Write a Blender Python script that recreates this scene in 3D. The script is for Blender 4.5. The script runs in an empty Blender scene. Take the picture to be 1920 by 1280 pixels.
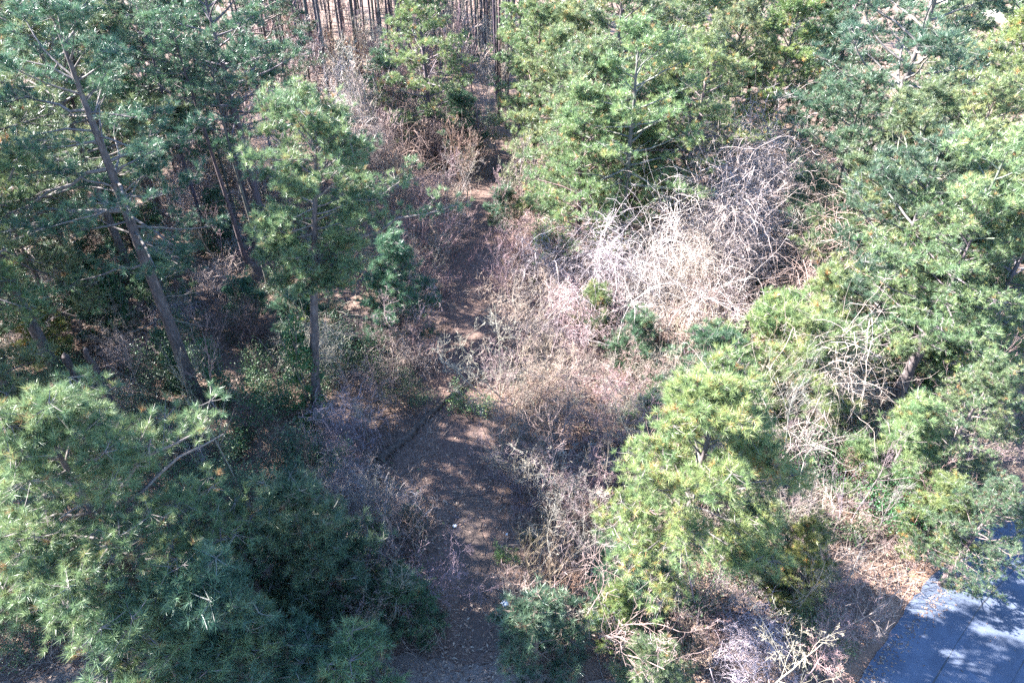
import bpy, math
import numpy as np
from mathutils import Vector, Matrix

S = bpy.context.scene
COL = S.collection
R = math.radians

# ------------------------------------------------------------------ camera
CAM_H, PITCH, FOC = 27.0, R(37.6), 1280.0          # metres, below the horizon, pixels at 1920 wide
cd = bpy.data.cameras.new('camera')
cd.sensor_width = 36.0; cd.lens = 24.0; cd.clip_start = 0.1; cd.clip_end = 2000
cam = bpy.data.objects.new('camera', cd); COL.objects.link(cam)
cam.location = (0, 0, CAM_H); cam.rotation_euler = (math.pi/2 - PITCH, 0, 0)
S.camera = cam

# ------------------------------------------------------------------ light
SUN_EL = R(36.5); SUN_AZ = np.array([-0.965, 0.262])   # horizontal direction towards the sun
SUN_AZ = SUN_AZ/np.linalg.norm(SUN_AZ)
W = bpy.data.worlds.new('World'); S.world = W; W.use_nodes = True
wn = W.node_tree.nodes; wl = W.node_tree.links
bg = wn['Background']
sky = wn.new('ShaderNodeTexSky'); sky.sky_type = 'NISHITA'; sky.sun_disc = False
sky.sun_elevation = SUN_EL; sky.sun_rotation = math.atan2(SUN_AZ[0], SUN_AZ[1])
sky.air_density = 1.0; sky.dust_density = 0.1; sky.ozone_density = 6.0
wl.new(sky.outputs[0], bg.inputs[0]); bg.inputs[1].default_value = 0.08
sd = bpy.data.lights.new('sun', 'SUN'); sd.energy = 5.0; sd.angle = R(0.5); sd.color = (1.0, 0.98, 0.955)
sun = bpy.data.objects.new('sun', sd); COL.objects.link(sun)
ce = math.cos(SUN_EL)
sun.rotation_euler = Vector((-SUN_AZ[0]*ce, -SUN_AZ[1]*ce, -math.sin(SUN_EL))).to_track_quat('-Z', 'Y').to_euler()
sun.location = (-60, 20, 60)

S.view_settings.view_transform = 'Standard'; S.view_settings.look = 'None'
S.view_settings.exposure = 3.55; S.view_settings.gamma = 1.0; S.view_settings.use_curve_mapping = False
S.render.engine = 'CYCLES'
cy = S.cycles
cy.max_bounces = 6; cy.diffuse_bounces = 3; cy.glossy_bounces = 2; cy.transmission_bounces = 4
cy.transparent_max_bounces = 8; cy.use_denoising = False; cy.caustics_reflective = False; cy.caustics_refractive = False

# ------------------------------------------------------------------ geometry of the view
cP, sP = math.cos(PITCH), math.sin(PITCH)
def ray(px, py):
    u, v = (px-960)/FOC, (py-640)/FOC
    return np.array([u, cP - v*sP, -sP - v*cP])
def at(px, py, z=0.0):
    r = ray(px, py); t = (z-CAM_H)/r[2]
    return np.array([r[0]*t, r[1]*t, z])
def at_y(px, py, Y):
    r = ray(px, py); t = Y/r[1]
    return np.array([r[0]*t, Y, CAM_H + r[2]*t])

# ------------------------------------------------------------------ materials
def new_mat(name):
    m = bpy.data.materials.new(name); m.use_nodes = True
    nt = m.node_tree; nt.nodes.clear()
    return m, nt
def N(nt, kind, **kw):
    n = nt.nodes.new(kind)
    for k, v in kw.items():
        if k.startswith('i_'): n.inputs[k[2:].replace('_', ' ')].default_value = v
        else: setattr(n, k, v)
    return n
def ramp(nt, fac, stops):
    n = nt.nodes.new('ShaderNodeValToRGB'); e = n.color_ramp.elements
    while len(e) < len(stops): e.new(0.5)
    for i, (p, c) in enumerate(stops):
        e[i].position = p; e[i].color = (*c, 1)
    nt.links.new(fac, n.inputs[0]); return n.outputs[0]
def noise(nt, scale, detail=4, rough=0.6, vec=None, dist=0.0):
    n = N(nt, 'ShaderNodeTexNoise'); n.inputs['Scale'].default_value = scale
    n.inputs['Detail'].default_value = detail; n.inputs['Roughness'].default_value = rough; n.inputs['Distortion'].default_value = dist
    if vec is not None: nt.links.new(vec, n.inputs['Vector'])
    return n.outputs['Fac']
def mix(nt, fac, a, b, blend='MIX'):
    n = nt.nodes.new('ShaderNodeMix'); n.data_type = 'RGBA'; n.blend_type = blend
    for sock, v in ((n.inputs[0], fac), (n.inputs[6], a), (n.inputs[7], b)):
        if hasattr(v, 'is_output'): nt.links.new(v, sock)
        elif isinstance(v, tuple): sock.default_value = (*v, 1)
        else: sock.default_value = v
    return n.outputs[2]
def world_pos(nt): return N(nt, 'ShaderNodeNewGeometry').outputs['Position']
def finish(nt, col, rough=0.8, spec=0.3, bump=None, bstr=0.3, bdist=0.02, transl=0.0):
    p = N(nt, 'ShaderNodeBsdfPrincipled')
    nt.links.new(col, p.inputs['Base Color']); p.inputs['Roughness'].default_value = rough
    p.inputs['Specular IOR Level'].default_value = spec
    if bump is not None:
        b = N(nt, 'ShaderNodeBump'); b.inputs['Strength'].default_value = bstr; b.inputs['Distance'].default_value = bdist
        nt.links.new(bump, b.inputs['Height']); nt.links.new(b.outputs[0], p.inputs['Normal'])
    out = N(nt, 'ShaderNodeOutputMaterial'); res = p.outputs[0]
    if transl > 0:
        t = N(nt, 'ShaderNodeBsdfTranslucent'); nt.links.new(col, t.inputs['Color'])
        m = N(nt, 'ShaderNodeMixShader'); m.inputs[0].default_value = transl
        nt.links.new(p.outputs[0], m.inputs[1]); nt.links.new(t.outputs[0], m.inputs[2]); res = m.outputs[0]
    nt.links.new(res, out.inputs[0])

def leaf_material(name, stops, rough, spec, transl):
    """leaf colour runs along a ramp by the per-tuft attribute; each tree's own object colour tints it"""
    m, nt = new_mat(name)
    a = N(nt, 'ShaderNodeAttribute', attribute_name='tint')
    c = ramp(nt, a.outputs['Fac'], stops)
    oi = N(nt, 'ShaderNodeObjectInfo')
    c = mix(nt, 1.0, c, oi.outputs['Color'], 'MULTIPLY')
    finish(nt, c, rough, spec, transl=transl); return m
M = {}
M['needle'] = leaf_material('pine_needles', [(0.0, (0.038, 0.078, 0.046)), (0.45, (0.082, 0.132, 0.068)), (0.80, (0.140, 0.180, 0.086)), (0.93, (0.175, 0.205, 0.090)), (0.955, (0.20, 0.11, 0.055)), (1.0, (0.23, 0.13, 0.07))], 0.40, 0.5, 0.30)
M['leaf'] = leaf_material('evergreen_leaves', [(0.0, (0.022, 0.052, 0.022)), (0.6, (0.048, 0.095, 0.035)), (0.9, (0.085, 0.125, 0.050)), (1.0, (0.16, 0.14, 0.06))], 0.45, 0.4, 0.18)
M['fallen'] = leaf_material('fallen_leaves', [(0.0, (0.08, 0.048, 0.035)), (0.35, (0.17, 0.10, 0.07)), (0.7, (0.25, 0.165, 0.115)), (1.0, (0.34, 0.265, 0.20))], 0.65, 0.3, 0.12)
def wood_material(name, dark, mid, pale, scale):
    m, nt = new_mat(name)
    tc = N(nt, 'ShaderNodeTexCoord'); mp = N(nt, 'ShaderNodeMapping'); mp.inputs['Scale'].default_value = (1, 1, 0.25)
    nt.links.new(tc.outputs['Object'], mp.inputs['Vector'])
    f = noise(nt, scale, 6, 0.7, mp.outputs[0])
    c = ramp(nt, f, [(0.25, dark), (0.5, mid), (0.75, pale)])
    oi = N(nt, 'ShaderNodeObjectInfo'); c = mix(nt, 1.0, c, oi.outputs['Color'], 'MULTIPLY')
    finish(nt, c, 0.85, 0.2, f, 0.8, 0.04); return m
M['bark'] = wood_material('pine_bark', (0.040, 0.034, 0.034), (0.095, 0.078, 0.074), (0.19, 0.155, 0.145), 9)
M['limb'] = wood_material('limb_bark', (0.065, 0.056, 0.052), (0.135, 0.115, 0.106), (0.23, 0.20, 0.185), 7)
M['bare'] = wood_material('bare_wood', (0.17, 0.138, 0.122), (0.27, 0.228, 0.205), (0.38, 0.33, 0.30), 5)
M['vine'] = wood_material('vine_wood', (0.23, 0.198, 0.180), (0.34, 0.298, 0.275), (0.44, 0.395, 0.37), 4)
M['log'] = wood_material('rotten_log', (0.03, 0.024, 0.02), (0.075, 0.058, 0.047), (0.16, 0.125, 0.10), 6)

def ground_material(name, a, b, c, d, s=1.0, leafy=0.5):
    m, nt = new_mat(name); P = world_pos(nt)
    big = noise(nt, 0.16*s, 4, 0.6, P); mid_ = noise(nt, 1.1*s, 5, 0.65, P, 0.6); fine = noise(nt, 11*s, 5, 0.75, P, 0.8)
    c1 = ramp(nt, fine, [(0.30, a), (0.50, b), (0.68, c)])
    f2 = ramp(nt, mid_, [(0.42, (0, 0, 0)), (0.62, (1, 1, 1))])
    c2 = mix(nt, f2, c1, d)
    f3 = ramp(nt, big, [(0.40, (0, 0, 0)), (0.65, (1, 1, 1))])
    c3 = mix(nt, f3, c2, c1)
    finish(nt, c3, 0.92, 0.15, fine, 0.9, 0.06); return m
M['ground'] = ground_material('forest_floor', (0.060, 0.042, 0.036), (0.150, 0.098, 0.076), (0.25, 0.178, 0.140), (0.10, 0.070, 0.056))
M['trail'] = ground_material('trail_litter', (0.055, 0.038, 0.034), (0.125, 0.080, 0.064), (0.215, 0.145, 0.115), (0.080, 0.055, 0.047))
M['path'] = ground_material('trodden_earth', (0.055, 0.042, 0.037), (0.105, 0.076, 0.062), (0.19, 0.13, 0.10), (0.075, 0.056, 0.048))
M['earth'] = ground_material('bare_earth', (0.10, 0.078, 0.068), (0.18, 0.140, 0.118), (0.27, 0.215, 0.18), (0.13, 0.10, 0.085))
M['straw'] = ground_material('pine_straw', (0.12, 0.066, 0.045), (0.21, 0.122, 0.082), (0.30, 0.195, 0.135), (0.16, 0.10, 0.074))
M['sand'] = ground_material('pale_clearing', (0.28, 0.235, 0.19), (0.40, 0.34, 0.28), (0.50, 0.44, 0.37), (0.33, 0.30, 0.21))
def asphalt():
    m, nt = new_mat('asphalt'); P = world_pos(nt)
    fine = noise(nt, 55, 3, 0.8, P); blot = noise(nt, 0.7, 5, 0.6, P); cr = noise(nt, 2.5, 6, 0.7, P, 1.5)
    c = ramp(nt, fine, [(0.3, (0.052, 0.063, 0.092)), (0.55, (0.082, 0.098, 0.136)), (0.75, (0.130, 0.150, 0.195))])
    f = ramp(nt, blot, [(0.4, (0.74, 0.75, 0.77)), (0.62, (1.08, 1.07, 1.06))]); c = mix(nt, 1.0, c, f, 'MULTIPLY')
    g = ramp(nt, cr, [(0.485, (1, 1, 1)), (0.5, (0.72, 0.72, 0.73)), (0.515, (1, 1, 1))]); c = mix(nt, 1.0, c, g, 'MULTIPLY')
    finish(nt, c, 0.8, 0.3, fine, 0.5, 0.01); return m
M['asphalt'] = asphalt()
def asphalt_patch():
    m, nt = new_mat('asphalt_patch'); P = world_pos(nt); fine = noise(nt, 60, 3, 0.8, P); b = noise(nt, 1.3, 5, 0.65, P)
    c = ramp(nt, fine, [(0.3, (0.042, 0.051, 0.075)), (0.55, (0.066, 0.079, 0.110)), (0.75, (0.105, 0.122, 0.16))])
    c = mix(nt, 1.0, c, ramp(nt, b, [(0.4, (0.85, 0.85, 0.86)), (0.6, (1.1, 1.1, 1.1))]), 'MULTIPLY')
    finish(nt, c, 0.8, 0.3, fine, 0.5, 0.01); return m
M['tar'] = asphalt_patch()
def plain(name, col, rough=0.6, spec=0.4, sc=6):
    m, nt = new_mat(name); f = noise(nt, sc, 4, 0.6, world_pos(nt))
    c = ramp(nt, f, [(0.3, tuple(x*0.8 for x in col)), (0.7, col)]); finish(nt, c, rough, spec); return m
M['seal'] = plain('bitumen_seal', (0.035, 0.036, 0.040), 0.6)
M['litter'] = plain('white_litter', (0.80, 0.80, 0.78), 0.5)
M['paint_white'] = plain('pale_siding', (0.72, 0.72, 0.70), 0.7)
M['roofing'] = plain('grey_roofing', (0.30, 0.30, 0.31), 0.85)
M['glass'] = plain('dark_pane', (0.04, 0.05, 0.06), 0.1, 0.6)

# ------------------------------------------------------------------ mesh helpers
class Geo:
    """collects triangles / quads and builds ONE mesh"""
    def __init__(s): s.v, s.t, s.q, s.a, s.n = [], [], [], [], 0
    def add(s, V, F, tint=None):
        V = np.asarray(V, np.float32).reshape(-1, 3); F = np.asarray(F, np.int64)
        (s.t if F.shape[1] == 3 else s.q).append(F + s.n)
        s.v.append(V); s.a.append(np.full(len(V), 0.5, np.float32) if tint is None else np.asarray(tint, np.float32)); s.n += len(V)
        return s
    def mesh(s, name, mat, smooth=True):
        V = np.concatenate(s.v); tr = np.concatenate(s.t) if s.t else np.zeros((0, 3), np.int64)
        qd = np.concatenate(s.q) if s.q else np.zeros((0, 4), np.int64)
        me = bpy.data.meshes.new(name)
        loops = np.concatenate([tr.ravel(), qd.ravel()]).astype(np.int32)
        ls = np.concatenate([np.arange(len(tr))*3, len(tr)*3 + np.arange(len(qd))*4]).astype(np.int32)
        me.vertices.add(len(V)); me.vertices.foreach_set('co', V.ravel())
        me.loops.add(len(loops)); me.loops.foreach_set('vertex_index', loops)
        me.polygons.add(len(ls)); me.polygons.foreach_set('loop_start', ls)
        at_ = me.attributes.new('tint', 'FLOAT', 'POINT'); at_.data.foreach_set('value', np.concatenate(s.a).astype(np.float32))
        if smooth: me.polygons.foreach_set('use_smooth', np.ones(len(ls), bool))
        me.update(calc_edges=True); me.materials.append(mat)
        return me

def nrm(v): return v/np.maximum(np.linalg.norm(v, axis=-1, keepdims=True), 1e-9)
def tubes(P, Rr, sides):
    """P (N,K,3) centre lines, Rr (N,K) radii -> V, quads"""
    Nn, K, _ = P.shape
    T = nrm(np.gradient(P, axis=1))
    ref = np.where(np.abs(T[..., 2:3]) < 0.9, np.array([0, 0, 1.0]), np.array([1.0, 0, 0]))
    A = nrm(np.cross(T, ref)); B = np.cross(T, A)
    th = np.arange(sides)*2*math.pi/sides
    ring = A[:, :, None]*np.cos(th)[None, None, :, None] + B[:, :, None]*np.sin(th)[None, None, :, None]
    V = P[:, :, None] + ring*Rr[:, :, None, None]
    i = np.arange(Nn)[:, None, None]; k = np.arange(K-1)[None, :, None]; s = np.arange(sides)[None, None, :]
    s2 = (s+1) % sides; base = i*K*sides
    F = np.stack([base + k*sides + s + 0*i, base + k*sides + s2 + 0*i, base + (k+1)*sides + s2 + 0*i, base + (k+1)*sides + s + 0*i], -1).reshape(-1, 4)
    return V.reshape(-1, 3), F
def ribbons(P, Wd, rng):
    """thin flat strips, for twigs and stems too fine to need a round section"""
    Nn, K, _ = P.shape
    T = nrm(np.gradient(P, axis=1)); side = nrm(np.cross(T, rng.normal(0, 1, (Nn, 1, 3))))
    V = np.stack([P - side*Wd[..., None], P + side*Wd[..., None]], 2)
    b = np.arange(Nn)[:, None]*K*2 + np.arange(K-1)[None]*2
    return V.reshape(-1, 3), np.stack([b, b+1, b+3, b+2], -1).reshape(-1, 4)
def grow(P0, D, L, K, bend, up, rng):
    """K-point wandering paths from P0 along D; up pulls them skyward (or down when negative)"""
    Nn = len(P0); P = np.zeros((Nn, K, 3)); P[:, 0] = P0; d = nrm(D); p = P0.copy()
    step = (np.asarray(L)/(K-1))[:, None]
    for k in range(1, K):
        d = nrm(d + rng.normal(0, bend, (Nn, 3)) + np.array([0, 0, 1.0])*np.reshape(up, (-1, 1)))
        p = p + d*step; P[:, k] = p
    return P
def sample(P, idx, t):
    """points and tangents at fraction t along the paths idx"""
    K = P.shape[1]; f = t*(K-1); k = np.minimum(f.astype(int), K-2); w = (f-k)[:, None]
    a, b = P[idx, k], P[idx, k+1]
    return a*(1-w)+b*w, nrm(b-a)
def rdirs(n, rng): return nrm(rng.normal(0, 1, (n, 3)))

def needle_tufts(g, P, D, tint, rng, n=16, length=0.22, width=0.022, axis=0.14):
    """bottle-brush tufts of pine needles, each needle bundle one narrow triangle"""
    T = len(P)
    if T == 0: return
    d = np.repeat(nrm(D), n, 0); p = np.repeat(P, n, 0)
    s = rng.uniform(-1, 0.15, (T*n, 1))
    base = p + d*s*axis
    r = rng.normal(0, 1, (T*n, 3)); r = nrm(r - d*(r*d).sum(1, keepdims=True))
    dirn = nrm(r + d*rng.uniform(0.25, 1.5, (T*n, 1)) + np.array([0, 0, 0.10]))
    ln = length*rng.uniform(0.75, 1.15, (T*n, 1))
    side = nrm(np.cross(dirn, rng.normal(0, 1, (T*n, 3))))*width*0.5
    V = np.stack([base - side, base + side, base + dirn*ln], 1).reshape(-1, 3)
    F = np.arange(T*n*3).reshape(-1, 3)
    g.add(V, F, np.repeat(np.clip(np.repeat(tint, n) + rng.normal(0, 0.05, T*n), 0, 1), 3))
def leaves(g, P, size, tint, rng, updir=0.5):
    n = len(P)
    a = rdirs(n, rng); nn = nrm(rdirs(n, rng) + np.array([0, 0, updir])); a = nrm(a - nn*(a*nn).sum(1, keepdims=True)); b = np.cross(nn, a)
    s = (np.asarray(size)*np.ones(n))[:, None]
    V = np.stack([P - a*s, P + b*s*0.42 + nn*s*0.08, P + a*s, P - b*s*0.42 + nn*s*0.08], 1).reshape(-1, 3)
    i = np.arange(n)[:, None]*4
    F = np.concatenate([i + np.array([[0, 1, 2]]), i + np.array([[0, 2, 3]])])
    g.add(V, F, np.repeat(tint, 4))

# ------------------------------------------------------------------ objects
NAMES = {}
def link(name, data, parent=None, color=None):
    o = bpy.data.objects.new(name, data); COL.objects.link(o)
    if parent is not None: o.parent = parent
    if color is not None: o.color = (*color, 1)
    return o
def tag(o, label=None, cat=None, group=None, kind=None):
    for k, v in (('label', label), ('category', cat), ('group', group), ('kind', kind)):
        if v: o[k] = v
    return o
def place(proto, name, loc, label, cat, group=None, rot=0.0, scale=1.0, tint=(1, 1, 1), wood=(1, 1, 1), tilt=(0, 0)):
    """one Empty at the plant's base, its parts below it; parts share the prototype's meshes"""
    e = link(name, None); e.empty_display_size = 0.3
    e.location = loc; e.rotation_euler = (tilt[0], tilt[1], rot); e.scale = (scale,)*3
    tag(e, label, cat, group)
    for pname, me, leafy in proto: link(pname, me, e, tint if leafy else wood)
    return e

# ------------------------------------------------------------------ pines
def pine(seed, h=16, r0=0.22, hb=0.45, rc=3.2, n_limbs=34, clumps=4, tufts=12, needles=16, nlen=0.22, nwid=0.022,
         shape='round', cs=0.5, big=9, dead=8, extra=None, sway=0.012, tint_mid=0.45, lean=(0, 0)):
    """trunk, the biggest limbs one by one, the finer branches, the needles"""
    rng = np.random.default_rng(seed)
    K = 16; tz = np.linspace(0, 1, K)
    off = np.cumsum(rng.normal(0, sway*h/6, (K, 2)), 0)*tz[:, None] + np.array(lean)[None]*tz[:, None]**1.2
    trunk = np.column_stack([off, tz*h])
    tr = r0*(1 - tz)**0.75 + 0.02; tr[0] *= 1.3
    gt = Geo().add(*tubes(trunk[None], tr[None], 10))
    def tp(z):
        i = np.interp(np.asarray(z)/h, tz, np.arange(K)); k = np.minimum(i.astype(int), K-2); w = (i-k)[:, None]
        return trunk[k]*(1-w) + trunk[k+1]*w
    # limbs
    s = np.sort((np.arange(n_limbs) + rng.uniform(0, 1, n_limbs))/n_limbs)**1.25*0.97
    z = h*(hb + (1-hb)*s)
    az = np.arange(n_limbs)*2.39996 + rng.normal(0, 0.5, n_limbs)
    if shape == 'round': prof = np.interp(s, [0, 0.3, 0.6, 0.85, 1], [0.85, 1.0, 0.85, 0.55, 0.22]); pit = np.interp(s, [0, 0.5, 1], [-0.05, 0.35, 1.0])
    elif shape == 'umbrella': prof = np.interp(s, [0, 0.3, 0.6, 0.85, 1], [0.75, 0.92, 1.05, 0.95, 0.5]); pit = np.interp(s, [0, 0.5, 1], [-0.1, 0.3, 0.8])
    elif shape == 'open': prof = np.interp(s, [0, 0.3, 0.6, 0.85, 1], [1.0, 0.95, 0.8, 0.55, 0.25]); pit = np.interp(s, [0, 0.5, 1], [-0.15, 0.2, 0.9])
    else: prof = np.interp(s, [0, 0.15, 1], [0.8, 1.0, 0.18]); pit = np.interp(s, [0, 0.5, 1], [0.15, 0.45, 1.0])
    L = rc*prof*rng.uniform(0.7, 1.15, n_limbs); pit = pit + rng.normal(0, 0.12, n_limbs)
    D = np.column_stack([np.cos(az)*np.cos(pit), np.sin(az)*np.cos(pit), np.sin(pit)])
    P = grow(tp(z), D, L, 7, 0.10, 0.05, rng)
    fol = np.ones(n_limbs, bool)
    if extra:          # limbs read off the photograph: (height, tip offset, carries needles)
        E0 = tp(np.array([e[0] for e in extra])); E1 = np.array([e[1] for e in extra], float)
        t = np.linspace(0, 1, 7)[None, :, None]
        Q = E0[:, None]*(1-t) + E1[:, None]*t
        ln = np.linalg.norm(E1-E0, axis=1)
        Q[:, :, 2] += (np.sin(t[..., 0]*math.pi)*ln[:, None]*rng.uniform(0.03, 0.10, (len(extra), 1)))
        Q[:, 1:-1] += rng.normal(0, 0.03, Q[:, 1:-1].shape)*ln[:, None, None]*0.5
        P = np.concatenate([P, Q]); L = np.concatenate([L, ln]); fol = np.concatenate([fol, np.array([e[2] for e in extra], bool)])
    n = len(P)
    lr = (0.016 + 0.013*L)[:, None]*np.linspace(1, 0.25, 7)[None]*min(1.0, 0.5 + r0*2)
    order = np.argsort(-L); bigset = set(order[:big].tolist()) | set(range(n_limbs, n))
    # side branches
    bi = np.repeat(np.arange(n), clumps); bt = np.tile(np.linspace(0.38, 0.97, clumps), n) + rng.uniform(-0.07, 0.03, n*clumps)
    keep = fol[bi] & ((L[bi] > rc*0.35) | (rng.random(n*clumps) < 0.6)); bi, bt = bi[keep], np.clip(bt[keep], 0.2, 1)
    p0, tg = sample(P, bi, bt)
    sgn = rng.choice([-1, 1], len(bi)); lat = nrm(np.cross(tg, np.array([0, 0, 1.0])))
    bd = nrm(tg*rng.uniform(0.5, 1.0, (len(bi), 1)) + lat*sgn[:, None]*rng.uniform(0.5, 1.2, (len(bi), 1)) + rng.normal(0, 0.15, (len(bi), 3)) + np.array([0, 0, 0.15]))
    bl = np.maximum(0.35, L[bi]*rng.uniform(0.22, 0.40, len(bi))*(1.25-bt*0.6))
    BP = grow(p0, bd, bl, 4, 0.14, 0.08, rng)
    br = np.repeat((0.008 + 0.006*bl)[:, None], 4, 1)*np.array([1, 0.8, 0.6, 0.4])
    # clumps at branch ends, limb tips and the leader
    C = [BP[:, 3], P[fol][:, 6], trunk[-1][None] - np.array([[0, 0, 0.1]])]
    CD = [nrm(BP[:, 3]-BP[:, 1]), nrm(P[fol][:, 6]-P[fol][:, 4]), np.array([[0, 0, 1.0]])]
    Cb = [BP[:, 1], P[fol][:, 5], trunk[-2][None]]
    C, CD, Cb = np.concatenate(C), np.concatenate(CD), np.concatenate(Cb)
    m = len(C); csz = cs*rng.uniform(0.65, 1.25, m)
    ctint = rng.normal(tint_mid, 0.14, m)
    ti = np.repeat(np.arange(m), tufts); tn = len(ti)
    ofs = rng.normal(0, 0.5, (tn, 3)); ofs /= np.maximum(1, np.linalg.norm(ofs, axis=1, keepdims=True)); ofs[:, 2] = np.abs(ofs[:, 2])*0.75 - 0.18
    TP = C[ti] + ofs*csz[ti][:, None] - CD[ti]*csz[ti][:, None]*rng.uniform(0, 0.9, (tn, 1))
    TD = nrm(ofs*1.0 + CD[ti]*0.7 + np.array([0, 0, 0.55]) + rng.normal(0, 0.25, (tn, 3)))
    tint = np.clip(ctint[ti] + rng.normal(0, 0.10, tn) + ofs[:, 2]*0.25, 0, 0.9); tint[rng.random(tn) < 0.025] = 0.97  # tufts higher in a clump are tinted lighter, a painted top light
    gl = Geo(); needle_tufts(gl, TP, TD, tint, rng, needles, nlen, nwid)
    # twigs from each branch to its tufts
    bb = C[ti]*0.55 + Cb[ti]*0.45
    tw = np.stack([bb, (bb+TP)/2 + np.array([0, 0, -0.03]), TP], 1)
    gb = Geo().add(*ribbons(tw, np.tile(np.array([[0.012, 0.009, 0.006]]), (tn, 1)), rng))
    gb.add(*tubes(BP, br, 3))
    # dead stubs below the crown
    if dead:
        zd = h*rng.uniform(max(hb*0.45, 0.12), hb + 0.15, dead); ad = rng.uniform(0, 6.28, dead); ld = rng.uniform(0.3, 1.0, dead)*rc*0.55
        Dd = np.column_stack([np.cos(ad), np.sin(ad), rng.normal(0.05, 0.2, dead)])
        PD = grow(tp(zd), Dd, ld, 6, 0.16, -0.04, rng)
        gb.add(*tubes(PD, (0.012 + 0.008*ld)[:, None]*np.linspace(1, 0.3, 6)[None], 4))
        k = np.repeat(np.arange(dead), 3); q, tq = sample(PD, k, rng.uniform(0.4, 0.95, len(k)))
        PT = grow(q, nrm(tq + rng.normal(0, 0.6, (len(k), 3))), ld[k]*0.35, 4, 0.2, 0, rng)
        gb.add(*tubes(PT, np.tile(np.array([[0.010, 0.008, 0.006, 0.004]]), (len(k), 1)), 3))
    small = [i for i in range(n) if i not in bigset]
    if small: gb.add(*tubes(P[small], lr[small], 4))
    out = [('trunk', gt.mesh('trunk', M['bark']), False), ('crown', gl.mesh('crown', M['needle'], False), True), ('branchwork', gb.mesh('branchwork', M['limb']), False)]
    for i in sorted(bigset): out.append(('limb', Geo().add(*tubes(P[i:i+1], lr[i:i+1], 6)).mesh('limb', M['limb']), False))
    return out

# ------------------------------------------------------------------ bare trees, shrubs, vines, leafy shrubs
def bare(seed, h=6.0, stems=1, r0=0.07, spread=0.5, levels=4, kids=(7, 6, 4), bend=0.13, up=0.06, ratio=0.55, thick=1.0, mat='bare', start=0.3):
    rng = np.random.default_rng(seed)
    D = np.column_stack([rng.normal(0, 0.12 if stems == 1 else 0.42, (stems, 2)), np.ones(stems)])
    P0 = np.column_stack([rng.normal(0, 0.0 if stems == 1 else 0.15, (stems, 2)), np.full(stems, -0.05)])
    L = h*rng.uniform(0.75, 1.0, stems); Rr = np.full(stems, r0)*rng.uniform(0.7, 1.0, stems)
    gt, gc = Geo(), Geo()
    P = grow(P0, D, L, 9, bend*0.7, 0.04, rng); rad = Rr[:, None]*np.linspace(1, 0.22, 9)[None]
    gt.add(*tubes(P, rad, 7))
    for lv in range(levels-1):
        k = kids[lv]; n = len(P)
        idx = np.repeat(np.arange(n), k); t = rng.uniform(start if lv == 0 else 0.2, 0.98, n*k)
        p, tg = sample(P, idx, t)
        d = nrm(tg*rng.uniform(0.35, 0.9, (n*k, 1)) + nrm(rng.normal(0, 1, (n*k, 3)))*spread*1.5 + np.array([0, 0, up*2]))
        Ln = L[idx]*ratio*rng.uniform(0.45, 1.05, n*k)*(1.15 - 0.55*t)
        Kp = 6 if lv < levels-2 else 5
        rr = np.maximum(np.array([np.interp(tt, np.linspace(0, 1, rad.shape[1]), rad[i]) for tt, i in zip(t, idx)])*0.5, 0.0038*thick)
        P = grow(p, d, Ln, Kp, bend*1.3, up, rng); L = Ln; rad = rr[:, None]*np.linspace(1, 0.35, Kp)[None]
        rad = np.maximum(rad, 0.0032*thick)
        gc.add(*(tubes(P, rad, 4 if lv == 0 else 3) if lv < levels-2 else ribbons(P, rad*1.15, rng)))
    return [('trunk' if stems == 1 else 'stem', gt.mesh('trunk', M[mat]), False), ('twig_crown', gc.mesh('twig_crown', M[mat]), False)]

def tangle(seed, rx=2.0, ry=1.6, h=2.8, n=520, thick=0.008, hang=0.35, mat='vine'):
    """vines and brambles heaped over dead stems: crooked forking strands, some hanging"""
    rng = np.random.default_rng(seed); gs, g = Geo(), Geo()
    ns = 9                                                           # the stems underneath
    D0 = np.column_stack([rng.normal(0, 0.55, (ns, 2)), np.ones(ns)])
    Pm = grow(np.column_stack([rng.normal(0, rx*0.35, ns), rng.normal(0, ry*0.35, ns), np.zeros(ns)]), D0, h*rng.uniform(0.5, 1.1, ns), 9, 0.12, 0.0, rng)
    gs.add(*tubes(Pm, np.tile(np.linspace(0.030, 0.010, 9), (ns, 1)), 6))
    nl = 14; lc = np.column_stack([rng.normal(0, rx*0.5, nl), rng.normal(0, ry*0.5, nl), h*rng.uniform(0.25, 0.95, nl)])   # lumps
    i = rng.integers(0, nl, n); src = lc[i] + rng.normal(0, 1, (n, 3))*np.array([rx, ry, h])*0.20
    k = rng.integers(0, ns, n); q, _ = sample(Pm, k, rng.uniform(0.3, 1, n)); half = rng.random((n, 1)) < 0.4
    src = np.where(half, q, src); src[:, 2] = np.abs(src[:, 2]) + 0.05
    L = rng.uniform(0.25, 1.0, n)*h*0.58
    P = grow(src, np.column_stack([rng.normal(0, 1, (n, 2)), rng.normal(0.35, 0.7, n)]), L, 9, 0.21, -hang*rng.uniform(0, 1, n)**1.5, rng); P[:, :, 2] = np.maximum(P[:, :, 2], 0.02)
    g.add(*tubes(P, thick*rng.uniform(0.35, 1.5, n)[:, None]**1.2*np.linspace(1.15, 0.25, 9)[None], 3))
    k = rng.integers(0, n, n*5); p, tg = sample(P, k, rng.uniform(0.1, 1, n*5))
    Q = grow(p, nrm(tg*0.5 + rng.normal(0, 0.7, (n*5, 3))), rng.uniform(0.15, 0.75, n*5), 5, 0.30, -0.05, rng)
    g.add(*ribbons(Q, np.tile(np.linspace(thick*0.6, thick*0.3, 5), (n*5, 1)), rng))
    return [('stem', gs.mesh('stem', M['limb']), False), ('vine_mass', g.mesh('vine_mass', M[mat]), False)]

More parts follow.
